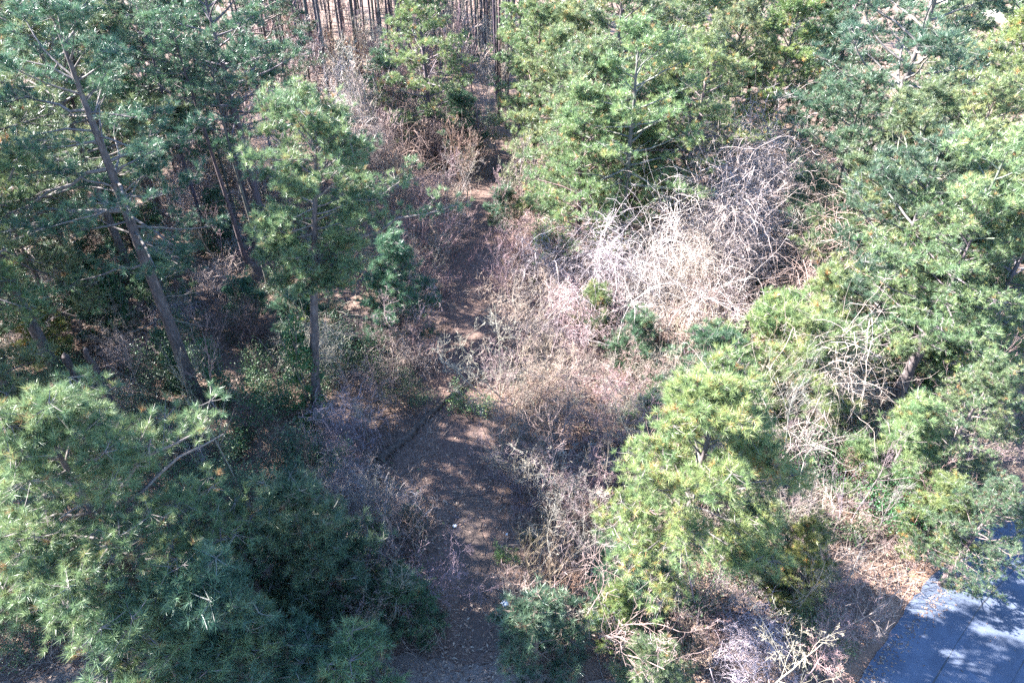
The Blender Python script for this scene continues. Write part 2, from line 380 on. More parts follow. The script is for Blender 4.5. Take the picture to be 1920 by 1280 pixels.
def leafy(seed, h=2.5, r=1.5, n=2600, size=0.055, stems=9, lump=0.55, mid=0.45, column=False):
    """broad-leaved evergreen: leaves in clumps on the ends of real stems"""
    rng = np.random.default_rng(seed); gs, gl = Geo(), Geo()
    if column:          # ivy clothing an upright trunk
        m = 60; a = rng.uniform(0, 6.28, m); zc = rng.uniform(0, h, m); rr = r*rng.uniform(0.35, 1.0, m)*np.interp(zc/h, [0, 0.15, 0.7, 1], [1.15, 1.0, 0.8, 0.35])
        C = np.column_stack([np.cos(a)*rr, np.sin(a)*rr, zc]); csz = rng.uniform(0.20, 0.45, m)*max(0.6, r)
        P = grow(np.column_stack([np.cos(a)*0.2, np.sin(a)*0.2, np.zeros(m)])[:12], np.tile([0, 0, 1.0], (12, 1)), np.full(12, h*0.95), 8, 0.06, 0.05, rng)
        gs.add(*tubes(P, np.full((12, 8), 0.014), 4))
    else:
        D = np.column_stack([rng.normal(0, 0.6, (stems, 2)), np.ones(stems)])
        P = grow(np.column_stack([rng.normal(0, 0.1, (stems, 2)), np.zeros(stems)]), D, h*rng.uniform(0.6, 1.0, stems), 7, 0.12, 0.03, rng)
        P[:, :, :2] *= r/max(0.3, np.abs(P[:, -1, :2]).mean()*1.6)
        gs.add(*tubes(P, np.tile(np.linspace(0.025, 0.008, 7), (stems, 1)), 5))
        k = np.repeat(np.arange(stems), 7); p, tg = sample(P, k, rng.uniform(0.3, 1.0, len(k)))
        Q = grow(p, nrm(tg*0.6 + rng.normal(0, 0.6, (len(k), 3))), np.full(len(k), r*0.5), 4, 0.15, 0.05, rng)
        gs.add(*tubes(Q, np.tile(np.array([[0.009, 0.007, 0.005, 0.004]]), (len(k), 1)), 3))
        C = np.concatenate([Q[:, 3], Q[:, 2], P[:, 6]]); m = len(C); csz = lump*r*rng.uniform(0.3, 0.7, m)
    i = rng.integers(0, m, n); ct = rng.normal(mid, 0.18, m)
    off = rng.normal(0, 0.55, (n, 3)); LP = C[i] + off*csz[i][:, None]; LP[:, 2] = np.maximum(LP[:, 2], 0.03)
    leaves(gl, LP, size*rng.uniform(0.7, 1.3, n), np.clip(ct[i] + rng.normal(0, 0.15, n), 0, 1), rng, 0.9)
    return [('stem', gs.mesh('stem', M['limb']), False), ('foliage', gl.mesh('foliage', M['leaf'], False), True)]

# ================================================================== the setting
def gz(x, y):
    x, y = np.asarray(x, float), np.asarray(y, float)
    return 0.10*np.sin(x*0.31 + 1.3)*np.sin(y*0.27 + 0.4) + 0.07*np.sin(x*0.73 + y*0.41) + 0.05*np.sin(y*0.9 - x*0.35 + 2)
RNG = np.random.default_rng(77)

def strip(center, half, z, jag, seed, cols=8):
    """a ribbon draped on the ground with ragged edges"""
    rng = np.random.default_rng(seed)
    c = np.asarray(center, float); d = np.r_[0, np.cumsum(np.linalg.norm(np.diff(c, axis=0), axis=1))]
    t = np.arange(0, d[-1], 0.30); X, Y = np.interp(t, d, c[:, 0]), np.interp(t, d, c[:, 1])
    ker = np.ones(25)/25
    X, Y = [np.convolve(np.pad(q, 12, 'edge'), ker, 'valid') for q in (X, Y)]
    H = np.interp(t, d, np.broadcast_to(half, len(c)))
    T = nrm(np.column_stack([np.gradient(X), np.gradient(Y)])); Nn = np.column_stack([-T[:, 1], T[:, 0]])
    def wob(): return np.convolve(rng.normal(0, 1, len(t)+8), np.ones(9)/9, 'valid')*jag*2.2 + rng.normal(0, jag*0.35, len(t))
    e0, e1 = H + wob(), H + wob()
    s = np.linspace(0, 1, cols)
    w = (-e0[:, None])*(1-s) + e1[:, None]*s
    V = np.stack([X[:, None] + Nn[:, :1]*w, Y[:, None] + Nn[:, 1:]*w], -1)
    Z = gz(V[..., 0], V[..., 1]) + z
    n = len(t); i = np.arange(n-1)[:, None]*cols + np.arange(cols-1)[None]
    F = np.stack([i, i+cols, i+cols+1, i+1], -1).reshape(-1, 4)[:, ::-1]
    return np.concatenate([V, Z[..., None]], -1).reshape(-1, 3), F

# ground: fine near the view, coarse out to the horizon
gx = np.r_[-1500, -900, -500, -300, -200, np.arange(-120, 120.1, 0.8), 200, 300, 500, 900, 1500]
gy = np.r_[-600, -200, -60, np.arange(-10, 160.1, 0.8), 200, 260, 360, 600, 1000, 1900]
GX, GY = np.meshgrid(gx, gy); nx = len(gx)
i = (np.arange(len(gy)-1)[:, None]*nx + np.arange(nx-1)[None])
ground = link('ground', Geo().add(np.stack([GX, GY, gz(GX, GY)], -1), np.stack([i, i+1, i+nx+1, i+nx], -1).reshape(-1, 4)).mesh('ground', M['ground']))
tag(ground, kind='structure')

TRAIL_PX = [(893, 1262), (893, 1200), (893, 1120), (890, 1040), (882, 960), (868, 880), (862, 800), (872, 700), (880, 620), (885, 540), (893, 460), (915, 390), (948, 330), (975, 290), (985, 255)]
TRAIL = np.array([at(*p)[:2] for p in TRAIL_PX])
tag(link('trail', Geo().add(*strip(TRAIL[4:], np.linspace(1.5, 1.9, len(TRAIL)-4), 0.030, 0.55, 3, 9)).mesh('trail', M['trail'])), kind='structure')
tag(link('footpath', Geo().add(*strip(TRAIL[:6], [0.9, 0.85, 0.8, 0.75, 0.7, 0.5], 0.036, 0.30, 5, 7)).mesh('footpath', M['path'])), kind='structure')
TRACK = np.array([[-42, 8.2], [-24, 10.4], [-10, 11.6], [0, 11.4], [8, 10.6]])
tag(link('dirt_track', Geo().add(*strip(TRACK, [2.6, 2.6, 2.5, 2.4, 2.0], 0.034, 0.30, 4, 15)).mesh('dirt_track', M['earth'])), kind='structure')

# road: its near edge read off the photograph, then straight
EDGE = np.array([at(*p)[:2] for p in ((1611, 1280), (1650, 1220), (1683, 1162), (1720, 1105), (1770, 1048), (1795, 1022), (1868, 967), (1920, 937))])
EDGE = np.vstack([EDGE[0] - nrm((EDGE[2]-EDGE[0])[None])[0]*26, EDGE, EDGE[-1] + nrm((EDGE[-1]-EDGE[-3])[None])[0]*62])
ES = np.r_[0, np.cumsum(np.linalg.norm(np.diff(EDGE, axis=0), axis=1))]; ES -= ES[1]
RA = EDGE[1]; rd = nrm((EDGE[-2]-EDGE[1])[None])[0]; rn = np.array([rd[1], -rd[0]])        # along, and away from the wood
def on_road(s, w): return np.array([np.interp(s, ES, EDGE[:, 0]), np.interp(s, ES, EDGE[:, 1])]) + rn*w
def road_strip(w0, w1, z, jag, seed, cols): 
    return strip([on_road(s, (w0+w1)/2) for s in np.linspace(-24, 70, 48)], (w1-w0)/2, z, jag, seed, cols)
tag(link('road_verge', Geo().add(*road_strip(-0.95, 6.9, 0.040, 0.22, 11, 12)).mesh('road_verge', M['straw'])), kind='structure')
tag(link('road', Geo().add(*road_strip(0.0, 6.2, 0.075, 0.05, 12, 40)).mesh('road', M['asphalt'])), kind='structure')
for s0, s1, w in ((-24, 70, 2.05), (-24, 70, 4.15)):
    V, F = strip([on_road(s, w + 0.10*math.sin(s*0.9) + 0.06*math.sin(s*2.3) + 0.04*math.sin(s*5.1)) for s in np.linspace(s0, s1, 300)], 0.015, 0.080, 0.012, int(w*10), 3)
    tag(link('road_seam', Geo().add(V, F).mesh('road_seam', M['seal'])), kind='structure')
for s0, s1, w0, w1, k in ((3.0, 9.5, 2.35, 3.95, 1), (-9, -1.5, 0.35, 1.75, 2), (12, 20, 0.5, 1.8, 3)):
    V, F = strip([on_road(s, (w0+w1)/2) for s in np.linspace(s0, s1, 12)], (w1-w0)/2, 0.079, 0.04, 40+k, 20)
    tag(link('road_patch', Geo().add(V, F).mesh('road_patch', M['tar'])), kind='structure')
# pale openings seen between the crowns at the top corners
for px, py, r in ((1850, 22, 6.0), (95, 222, 3.5)):
    c = at(px, py)
    a = np.linspace(0, 6.283, 49)[:-1]; rr = r*(1 + 0.18*np.sin(a*3+px) + 0.1*np.sin(a*7))
    ring = [np.stack([c[0] + np.cos(a)*rr*q*1.3, c[1] + np.sin(a)*rr*q*1.6], -1) for q in np.linspace(0.02, 1, 12)]
    V = np.concatenate(ring); V = np.column_stack([V, gz(V[:, 0], V[:, 1]) + 0.045])
    k = (np.arange(11)[:, None]*48 + np.arange(48)[None]); k2 = (np.arange(11)[:, None]*48 + (np.arange(48)[None]+1) % 48)
    tag(link('clearing', Geo().add(V, np.stack([k, k+48, k2+48, k2], -1).reshape(-1, 4)).mesh('clearing', M['sand'])), kind='structure')

def dist_poly(x, y, poly):
    p = np.stack([x, y], -1); best = np.full(len(p), 1e9)
    for a, b in zip(poly[:-1], poly[1:]):
        ab = b-a; t = np.clip(((p-a)@ab)/(ab@ab), 0, 1); best = np.minimum(best, np.linalg.norm(p - a - t[:, None]*ab, axis=1))
    return best
def road_side(x, y): return (np.stack([x, y], -1) - RA)@rn      # negative in the wood, positive on the tarmac

# ================================================================== prototypes
PR = {
 'wood1': pine(1, 15.5, 0.22, 0.30, 4.3, 48, 5, 10, 27, 0.29, 0.020, cs=0.62),
 'wood2': pine(2, 17.0, 0.24, 0.46, 4.5, 42, 5, 10, 27, 0.29, 0.020, shape='open', cs=0.60),
 'wood3': pine(3, 14.0, 0.20, 0.26, 4.0, 48, 5, 10, 27, 0.29, 0.020, cs=0.60),
 'wood4': pine(4, 16.0, 0.23, 0.40, 4.9, 46, 5, 10, 27, 0.29, 0.020, shape='open', cs=0.65),
 'edge1': pine(5, 13.5, 0.21, 0.18, 4.2, 54, 5, 10, 27, 0.29, 0.020, cs=0.62),
 'edge2': pine(6, 14.0, 0.21, 0.16, 4.0, 56, 5, 10, 27, 0.29, 0.020, cs=0.64),
 'young1': pine(7, 7.0, 0.11, 0.12, 2.3, 36, 4, 9, 40, 0.27, 0.0135, shape='cone', cs=0.48, big=6, dead=3),
 'young2': pine(8, 6.0, 0.10, 0.14, 2.5, 34, 4, 9, 40, 0.27, 0.0135, cs=0.52, big=6, dead=3),
 'small': pine(9, 3.4, 0.06, 0.10, 1.6, 26, 3, 9, 34, 0.24, 0.0135, cs=0.42, big=5, dead=0),
 'tall1': pine(10, 21.0, 0.17, 0.72, 2.4, 26, 3, 10, 12, big=5, dead=10),
 'tall2': pine(11, 20.0, 0.15, 0.74, 2.2, 24, 3, 10, 12, big=5, dead=10, sway=0.02),
 'bare1': bare(21, 6.5, 1, 0.045, 0.5, 5, (8, 6, 4, 4)), 'bare2': bare(22, 5.5, 1, 0.040, 0.65, 5, (8, 6, 4, 4), up=0.03), 'bare3': bare(23, 7.5, 1, 0.052, 0.45, 5, (8, 6, 4, 4), up=0.09),
 'sapling1': bare(28, 6.0, 1, 0.034, 0.45, 4, (10, 6, 4), up=0.12, start=0.35), 'sapling2': bare(29, 4.5, 2, 0.026, 0.45, 4, (9, 6, 4), up=0.1, start=0.3), 'sapling3': bare(30, 7.5, 1, 0.042, 0.4, 4, (12, 6, 4), up=0.12, start=0.45),
 'thin1': bare(35, 8.0, 1, 0.07, 0.40, 4, (12, 7, 4), up=0.14, start=0.3, thick=3.2), 'thin2': bare(36, 6.0, 2, 0.05, 0.45, 4, (10, 7, 4), up=0.12, start=0.25, thick=3.0),
 'brush1': bare(38, 3.0, 7, 0.035, 0.6, 4, (8, 6, 4), thick=3.0),
 'shrub1': bare(24, 2.8, 6, 0.020, 0.55, 4, (9, 6, 4)), 'shrub2': bare(25, 2.3, 8, 0.016, 0.7, 4, (8, 6, 4), up=0.0), 'shrub3': bare(26, 3.6, 5, 0.026, 0.5, 4, (8, 6, 4)),
 'shrub4': bare(27, 1.8, 9, 0.013, 0.6, 4, (8, 5, 4), bend=0.2),
 'vine1': tangle(31, 2.2, 1.7, 2.9), 'vine2': tangle(32, 1.7, 1.9, 2.2, 460), 'vine3': tangle(33, 1.4, 1.3, 4.6, 620, hang=0.8),
 'vine4': tangle(34, 3.0, 2.6, 9.5, 1250, 0.012, 0.6), 'vine5': tangle(37, 1.5, 1.4, 10.5, 620, 0.013, 0.45), 'leafy1': leafy(41), 'leafy2': leafy(42, 1.5, 1.0, 1500, 0.05), 'leafy3': leafy(43, 3.6, 1.8, 3800, 0.06),
 'ivy1': leafy(44, 8.0, 0.95, 5200, 0.085, column=True), 'ivy2': leafy(45, 5.0, 0.8, 3200, 0.080, column=True),
}
CZ = {}
for k_, parts_ in PR.items():
    for n_, me_, f_ in parts_:
        if n_ == 'crown':
            co = np.zeros(len(me_.vertices)*3, np.float32); me_.vertices.foreach_get('co', co); CZ[k_] = float(np.median(co[2::3]))

GREEN = {'c': (1.28, 1.28, 1.18), 'l': (1.72, 1.52, 1.30), 'h': (1.52, 1.44, 1.15), 'm': (1.32, 1.20, 1.06), 'd': (0.78, 0.88, 0.95), 'y': (1.60, 1.36, 0.95), 'o': (1.9, 1.25, 0.75), 'b': (0.82, 1.0, 1.12)}  # the dark tint also puts shade into the needle colour of shaded crowns
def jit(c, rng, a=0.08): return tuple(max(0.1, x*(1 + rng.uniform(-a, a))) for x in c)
def base_at(xy): return (float(xy[0]), float(xy[1]), float(gz(xy[0], xy[1])) - 0.04)
USED = []          # (x, y, keep-clear radius) of placed trunks
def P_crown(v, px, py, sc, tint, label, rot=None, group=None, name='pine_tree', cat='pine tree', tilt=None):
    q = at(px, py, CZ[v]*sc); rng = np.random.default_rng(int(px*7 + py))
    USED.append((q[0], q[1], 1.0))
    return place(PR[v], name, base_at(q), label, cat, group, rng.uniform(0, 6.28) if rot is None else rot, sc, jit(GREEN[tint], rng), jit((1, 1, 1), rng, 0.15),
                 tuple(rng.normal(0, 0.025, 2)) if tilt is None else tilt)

# ================================================================== hero pines, each built for itself
def hero(label, base, make, tint, name='pine_tree'):
    xy = np.array(base)
    USED.append((xy[0], xy[1], 1.2))
    return place(make, name, base_at(xy), label, 'pine tree', None, 0.0, 1.0, GREEN[tint])
def rel(bx, by, px, py, dy=0.0):
    """a pixel turned into a point near the trunk's own distance, relative to the trunk's base"""
    q = at_y(px, py, by + dy); return np.array([q[0]-bx, dy, q[2]])
def lim(bx, by, s, t, dy, fol): return (rel(bx, by, *s)[2], rel(bx, by, *t, dy), fol)
b = at(372, 752); bx, by = b[0], b[1]
E = [lim(bx, by, (107, 150), (2, 108), 0.6, 1), lim(bx, by, (147, 245), (25, 262), -0.5, 0), lim(bx, by, (175, 315), (-10, 425), -1.5, 1), lim(bx, by, (196, 393), (-20, 455), 0.8, 1),
     lim(bx, by, (105, 115), (160, 78), 0.5, 1), lim(bx, by, (200, 330), (345, 266), 0.8, 1), lim(bx, by, (192, 310), (260, 325), 1.5, 0), lim(bx, by, (225, 370), (300, 310), 0.5, 1),
     lim(bx, by, (258, 492), (130, 535), -0.8, 1), lim(bx, by, (145, 270), (75, 275), 0.3, 0), lim(bx, by, (125, 205), (0, 190), 0.9, 1), lim(bx, by, (165, 260), (205, 215), -0.7, 0),
     lim(bx, by, (120, 190), (215, 150), 0.7, 1), lim(bx, by, (215, 350), (60, 320), -1.0, 1)]
hero('tallest open-crowned pine with a long dark trunk and arching limbs at the far left', (bx, by),
     pine(101, 21.3, 0.36, 0.50, 5.0, 28, 5, 10, 34, 0.28, 0.016, 'open', 0.62, 8, 10, E, 0.004, 0.40), 'b')
b = at(596, 790); bx, by = b[0], b[1]
E = [lim(bx, by, (592, 490), (770, 322), 1.0, 1), lim(bx, by, (594, 500), (835, 385), 0.5, 1), lim(bx, by, (592, 530), (720, 470), -0.3, 0), lim(bx, by, (590, 450), (492, 420), 0.3, 1), lim(bx, by, (590, 470), (700, 400), -0.8, 1)]
hero('lone round-crowned pine left of the trail, its trunk clothed in ivy', (bx, by),
     pine(102, 17.2, 0.27, 0.56, 2.75, 50, 6, 11, 36, 0.27, 0.016, 'umbrella', 0.66, 8, 6, E, 0.004, 0.54, (2.9, 0)), 'c')
bx, by = -13.1, 13.7
E = [lim(bx, by, (262, 965), (392, 785), 1.6, 1), lim(bx, by, (258, 1000), (420, 815), 2.0, 0), lim(bx, by, (150, 960), (-20, 1010), -0.5, 1), lim(bx, by, (262, 1115), (160, 1220), -1.6, 0),
     lim(bx, by, (175, 975), (240, 870), 1.0, 1), lim(bx, by, (250, 1090), (430, 1010), 0.0, 1), lim(bx, by, (250, 1095), (20, 1120), -0.8, 1), lim(bx, by, (210, 1040), (140, 1060), -0.8, 1),
     lim(bx, by, (270, 1120), (400, 1110), -0.8, 1), lim(bx, by, (262, 1110), (110, 1160), -1.2, 1), lim(bx, by, (240, 1060), (10, 1090), -1.0, 1)]
hero('big near pine with starry needle tufts and a bare dead limb over the dirt track', (bx, by),
     pine(103, 13.6, 0.27, 0.46, 3.6, 46, 6, 10, 54, 0.28, 0.012, 'open', 0.78, 8, 6, E, 0.004, 0.58), 'c')
q = at(1315, 860, 9.0)
hero('bright yellow-green pine standing alone before the thicket, vines on its pale trunk', (q[0], q[1]),
     pine(104, 12.2, 0.22, 0.36, 3.4, 52, 6, 12, 44, 0.27, 0.013, 'round', 0.66, 8, 16, None, 0.004, 0.66), 'h')

# ================================================================== pines read off the photograph (crown centre in the picture, size, colour)
ROW = [
 # ---- left wood
 ('wood2', 415, 95, 1.20, 'b', 'pine with a light tuft top and a thin leaning trunk among pale bare vines'),
 ('edge1', 800, 100, 1.15, 'l', 'pale round pine standing before the far dark trunks, left of the trail'),
 ('young1', 712, 175, 1.25, 'd', 'small dark pine at the side of the pale round pine, above the vine curtain'),
 ('young1', 872, 100, 0.85, 'd', 'small dark pine tuft on the trail side of the pale round pine'),
 ('young2', 862, 235, 1.10, 'd', 'dark drooping pine in the shade of the vine curtain near the trail'),
 ('wood1', 262, 55, 1.32, 'd', 'dense dark pine behind the tallest pine, nearest the far stand of trunks'),
 ('wood4', 175, 35, 1.32, 'b', 'broad pine at the upper edge, just behind the tallest pine'),
 ('wood3', 45, 45, 1.45, 'c', 'paler pine crown filling the upper left corner'),
 ('wood4', 485, 28, 1.05, 'd', 'dark flat-limbed pine at the edge of the bare far stand'),
 ('wood1', 0, 385, 0.80, 'c', 'light green pine at the left edge beside the lower limbs of the tallest pine'),
 ('young2', 365, 250, 1.15, 'd', 'low dark pine at the foot of the thin trunks behind the tallest pine'),
 ('young1', 405, 415, 0.75, 'b', 'small bluish pine in the shade right of the tallest trunk'),
 ('young1', 745, 545, 1.15, 'b', 'bushy young pine at the left rim of the trail, beneath the reaching limb'),
 ('small', 560, 590, 1.15, 'b', 'small blue-green pine in the brush left of the ivy-clothed trunk'),
 ('small', 460, 560, 1.00, 'b', 'little pine between the tallest trunk and the ivy-clothed trunk'),
 ('wood3', 10, 540, 0.55, 'd', 'dark pine boughs at the left edge below the light green pine'),
 ('young2', 75, 620, 0.70, 'o', 'browning yellow pine above the broken stump'),
 ('young1', 15, 730, 0.85, 'b', 'green pine tip at the left edge above the big near pine'),
 ('wood3', 35, 910, 0.62, 'c', 'fresh green pine crown at the left edge, behind the big near pine'),
 ('young1', 585, 1035, 1.25, 'd', 'pointed dark young pine between the big near pine and the trail'),
 ('young2', 620, 1070, 0.80, 'd', 'broad shaded pine beside the pointed dark young pine'),
 ('young2', 470, 1045, 0.95, 'b', 'blue-green pine in the shadow of the big near pine'),
 ('young1', 440, 1215, 1.30, 'b', 'starry young pine at the lower edge beside the dirt track'),
 ('young2', 330, 1250, 1.35, 'c', 'pale young pine at the bottom edge, right of the sunlit dirt patch'),
 ('small', 760, 1125, 0.95, 'd', 'low shaded pine at the left foot of the trail'),
 ('small', 640, 1272, 1.30, 'c', 'pale pine tip poking up from the bottom edge over the dirt track'),
 ('small', 765, 975, 0.5, 'd', 'tiny dark pine in the shade beside the narrow trail'),
 ('wood1', 150, 150, 1.15, 'b', 'green pine seen through the limbs of the tallest pine, high on the left'),
 ('wood3', 50, 200, 1.10, 'c', 'light pine at the left edge between two pale openings'),
 ('wood3', 50, 310, 0.85, 'b', 'middling green pine at the left edge behind the lowest arching limbs'),
 ('young1', 225, 400, 1.10, 'b', 'young pine touching the long trunk of the tallest pine'),
 ('young2', 120, 440, 1.10, 'b', 'bluish young pine left of the long trunk of the tallest pine'),
 ('young2', 300, 520, 0.80, 'b', 'small bushy pine in the brush right of the long trunk'),
 ('young1', 180, 560, 0.90, 'd', 'dark young pine between the dead trunk and the long trunk'),
 # ---- along the trail
 ('small', 945, 392, 1.05, 'b', 'small pine leaning over the trail below the sunny orange bend'),
 ('small', 1010, 400, 1.20, 'm', 'small pine at the right rim of the trail below the sunny bend'),
 ('small', 1015, 478, 1.00, 'm', 'small green pine among the bare brush right of the trail'),
 ('small', 1115, 578, 1.00, 'm', 'small green pine in the middle of the bare thicket'),
 ('small', 1195, 640, 1.20, 'd', 'dark small pine at the foot of the grey fallen branches'),
 ('young2', 1320, 690, 1.00, 'd', 'dark bushy pine behind the bright yellow-green pine'),
 ('small', 1210, 775, 0.90, 'd', 'small dark pine peeping out left of the bright yellow-green pine'),
 ('small', 1010, 1195, 1.25, 'd', 'shaded low pine at the right side of the trail mouth'),
 ('young2', 1180, 1060, 0.72, 'b', 'blue-green shaded pine under the bright yellow-green pine'),
 ('young1', 1155, 1150, 0.55, 'y', 'bright tufted young pine in front of the blue-green shaded pine'),
 ('young2', 1225, 1255, 0.62, 'm', 'green young pine beside the pale bare bush at the bottom edge'),
 ('young1', 1500, 1060, 0.72, 'o', 'yellowing young pine at the right foot of the bright yellow-green pine'),
 ('young2', 1420, 1010, 0.70, 'm', 'green understorey pine against the trunk of the bright yellow-green pine'),
 # ---- right wood
 ('wood3', 1000, 55, 1.10, 'l', 'pale pine at the corner where the far trunks meet the right-hand wood'),
 ('wood1', 1085, 40, 1.15, 'y', 'yellow-topped pine at the upper edge next to the far trunks'),
 ('wood4', 1185, 35, 1.10, 'l', 'light pine at the upper edge, second behind the yellow-topped one'),
 ('wood2', 1290, 25, 1.05, 'l', 'light pine at the upper edge above the yellowish pine'),
 ('wood1', 1390, 40, 1.10, 'm', 'green pine at the upper edge, left of the dark dense one'),
 ('wood3', 1495, 25, 1.15, 'd', 'dark dense pine at the upper edge left of the great dark pine'),
 ('wood4', 1600, 30, 1.00, 'd', 'dark pine crown touching the great dark pine'),
 ('wood4', 1690, 95, 1.32, 'd', 'great dark pine with a forked trunk and wide flat limbs in the upper right'),
 ('wood2', 1790, 20, 1.10, 'd', 'dark pine beside the pale opening in the upper right corner'),
 ('wood1', 1905, 60, 1.15, 'l', 'light pine in the upper right corner'),
 ('wood1', 1430, 70, 1.00, 'l', 'light pine between the green upper-edge pine and the yellowish flat-topped one'),
 ('wood3', 1545, 85, 1.05, 'd', 'dark pine crown just left of the great dark pine, nearer than the dense one'),
 ('wood1', 1340, 75, 0.95, 'l', 'light pine above the grey dead crown'),
 ('wood1', 1760, 130, 1.00, 'm', 'green pine just right of the great dark pine'),
 ('edge1', 1005, 130, 1.05, 'l', 'pale pine on the rim of the trail, farthest of the sunlit wall'),
 ('wood3', 1070, 140, 1.05, 'l', 'pale pine just behind the sunlit wall along the trail'),
 ('wood2', 1165, 125, 1.05, 'm', 'green pine with dark tufts behind the sunlit wall'),
 ('wood4', 1265, 120, 1.05, 'l', 'wide light pine right of the green one with dark tufts'),
 ('wood1', 1370, 130, 0.95, 'l', 'light pine left of the yellowish pine'),
 ('wood3', 1460, 128, 1.10, 'y', 'yellowish flat-topped pine left of the great dark pine'),
 ('wood3', 1560, 140, 0.95, 'd', 'shaded pine between the yellowish pine and the great dark pine'),
 ('wood1', 1890, 165, 1.05, 'y', 'yellow-green pine at the right edge below the corner'),
 ('edge2', 1040, 215, 1.0, 'l', 'pale bushy pine of the sunlit wall, left of the pine with a bare dark trunk'),
 ('edge1', 1095, 240, 1.10, 'l', 'pale pine with a bare dark trunk showing, in the sunlit wall'),
 ('wood2', 1190, 215, 1.00, 'l', 'light pine right of the pine with a bare dark trunk'),
 ('wood4', 1290, 215, 0.95, 'l', 'light open pine beside the grey vine-covered dead crown'),
 ('wood3', 1800, 215, 1.00, 'l', 'light pine under the limbs of the great dark pine'),
 ('wood2', 1890, 265, 1.00, 'y', 'yellow-green pine at the right edge, second below the corner'),
 ('edge2', 1090, 330, 0.95, 'l', 'pale pine overhanging the sunny orange bend of the trail'),
 ('edge1', 1165, 330, 0.85, 'l', 'pale bushy pine right of the one overhanging the trail bend'),
 ('wood3', 1245, 280, 0.90, 'l', 'light pine left of the vine-covered dead crown'),
 ('wood1', 1590, 300, 0.95, 'd', 'dark green pine right of the brown vine hollow'),
 ('wood4', 1700, 320, 0.95, 'm', 'green pine below the trunk of the great dark pine'),
 ('wood2', 1800, 330, 0.95, 'l', 'light pine with a bare forked top near the right edge'),
 ('wood3', 1900, 385, 1.00, 'l', 'light pine at the right edge beyond the one with the bare forked top'),
 ('wood3', 1625, 415, 0.80, 'm', 'green pine right of the silvery vine-draped tree'),
 ('wood1', 1715, 440, 0.95, 'd', 'darker pine in the middle of the right-hand wood'),
 ('wood4', 1830, 450, 0.95, 'l', 'wide light pine near the right edge above the ivy thicket'),
 ('young2', 1440, 650, 1.2, 'l', 'pale minty pine standing below the silvery vine-draped tree'),
 ('young1', 1540, 610, 1.15, 'l', 'pale minty pine right of the first minty one'),
 ('wood3', 1665, 530, 0.70, 'm', 'green pine left of the ivy-covered big trunk'),
 ('wood2', 1790, 530, 0.75, 'm', 'green pine behind the ivy-covered big trunk'),
 ('wood1', 1895, 520, 0.90, 'l', 'light pine at the right edge over the dark hollow'),
 ('young2', 1510, 695, 1.25, 'l', 'pale low pine spray over the bare brush right of the bright yellow-green pine'),
 ('wood3', 1735, 600, 0.70, 'm', 'pine carrying ivy, with a thick scaly trunk leaning left'),
 ('edge2', 1800, 800, 0.62, 'm', 'green pine spreading its low boughs beside the road'),
 ('young1', 1680, 850, 1.0, 'l', 'pale young pine before the spreading roadside pine'),
 ('young2', 1765, 965, 0.75, 'y', 'yellow-tipped pine bough tree at the road verge'),
 ('edge1', 1835, 985, 0.48, 'd', 'dark pine hanging its boughs out over the tarmac'),
]
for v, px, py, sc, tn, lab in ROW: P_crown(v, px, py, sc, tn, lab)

# far stand: slim dark trunks whose crowns are above the picture
rng = np.random.default_rng(5)
far = []; P3XY = at(800, 100, CZ['edge1']*1.15)[:2]
while len(far) < 150:
    px, py = rng.uniform(470, 985), rng.uniform(10, 225)
    if py > 150 and (px > 640 and px < 930): continue
    if rng.random() > (0.35 if px < 540 else 1): continue
    q = at(px, py); 
    e_ = q[:2] - P3XY; along = e_@SUN_AZ; across = abs(e_[0]*SUN_AZ[1] - e_[1]*SUN_AZ[0])
    if 0 < along < 15 and across < 5: continue                          # the pale round pine stands in the sun
    if q[1] > 145 or any((q[0]-a)**2 + (q[1]-c)**2 < 2.2 for a, c in far): continue
    far.append((q[0], q[1]))
made_far = []; P3XY = at(800, 100, CZ['edge1']*1.15)[:2]
for k, (x, y) in enumerate(far):
    o = place(PR['tall1' if k % 2 else 'tall2'], 'pine_tree', base_at((x, y)), 'slim dark bare trunk in the crowded far stand of tall pines', 'pine tree', 'slim trunks of the far stand',
          rng.uniform(0, 6.28), rng.uniform(0.85, 1.15), jit(GREEN['d'], rng), jit((0.75, 0.75, 0.8), rng, 0.15), tuple(rng.normal(0, 0.02, 2))); made_far.append((o, 'dark ', 8.0))
# thin trunks behind the tallest pine
for px, py in ((285, 350), (325, 395), (350, 385), (372, 330), (395, 340), (405, 330), (300, 420), (478, 440), (330, 300), (250, 330), (455, 330), (505, 540), (225, 300), (270, 270), (350, 265), (385, 290), (420, 380), (445, 420), (240, 450), (490, 395), (520, 330), (470, 520), (120, 430), (90, 380), (395, 470), (210, 250)):
    q = at(px, py)
    o = place(PR['tall2' if px % 2 else 'tall1'], 'pine_tree', base_at(q), 'slim pine trunk standing in the red litter behind the tallest pine', 'pine tree', 'slim trunks behind the tallest pine',
          rng.uniform(0, 6.28), rng.uniform(0.75, 0.95), jit(GREEN['d'], rng), jit((0.8, 0.8, 0.85), rng, 0.15), tuple(rng.normal(0, 0.02, 2))); made_far.append((o, 'dark ', 8.0))
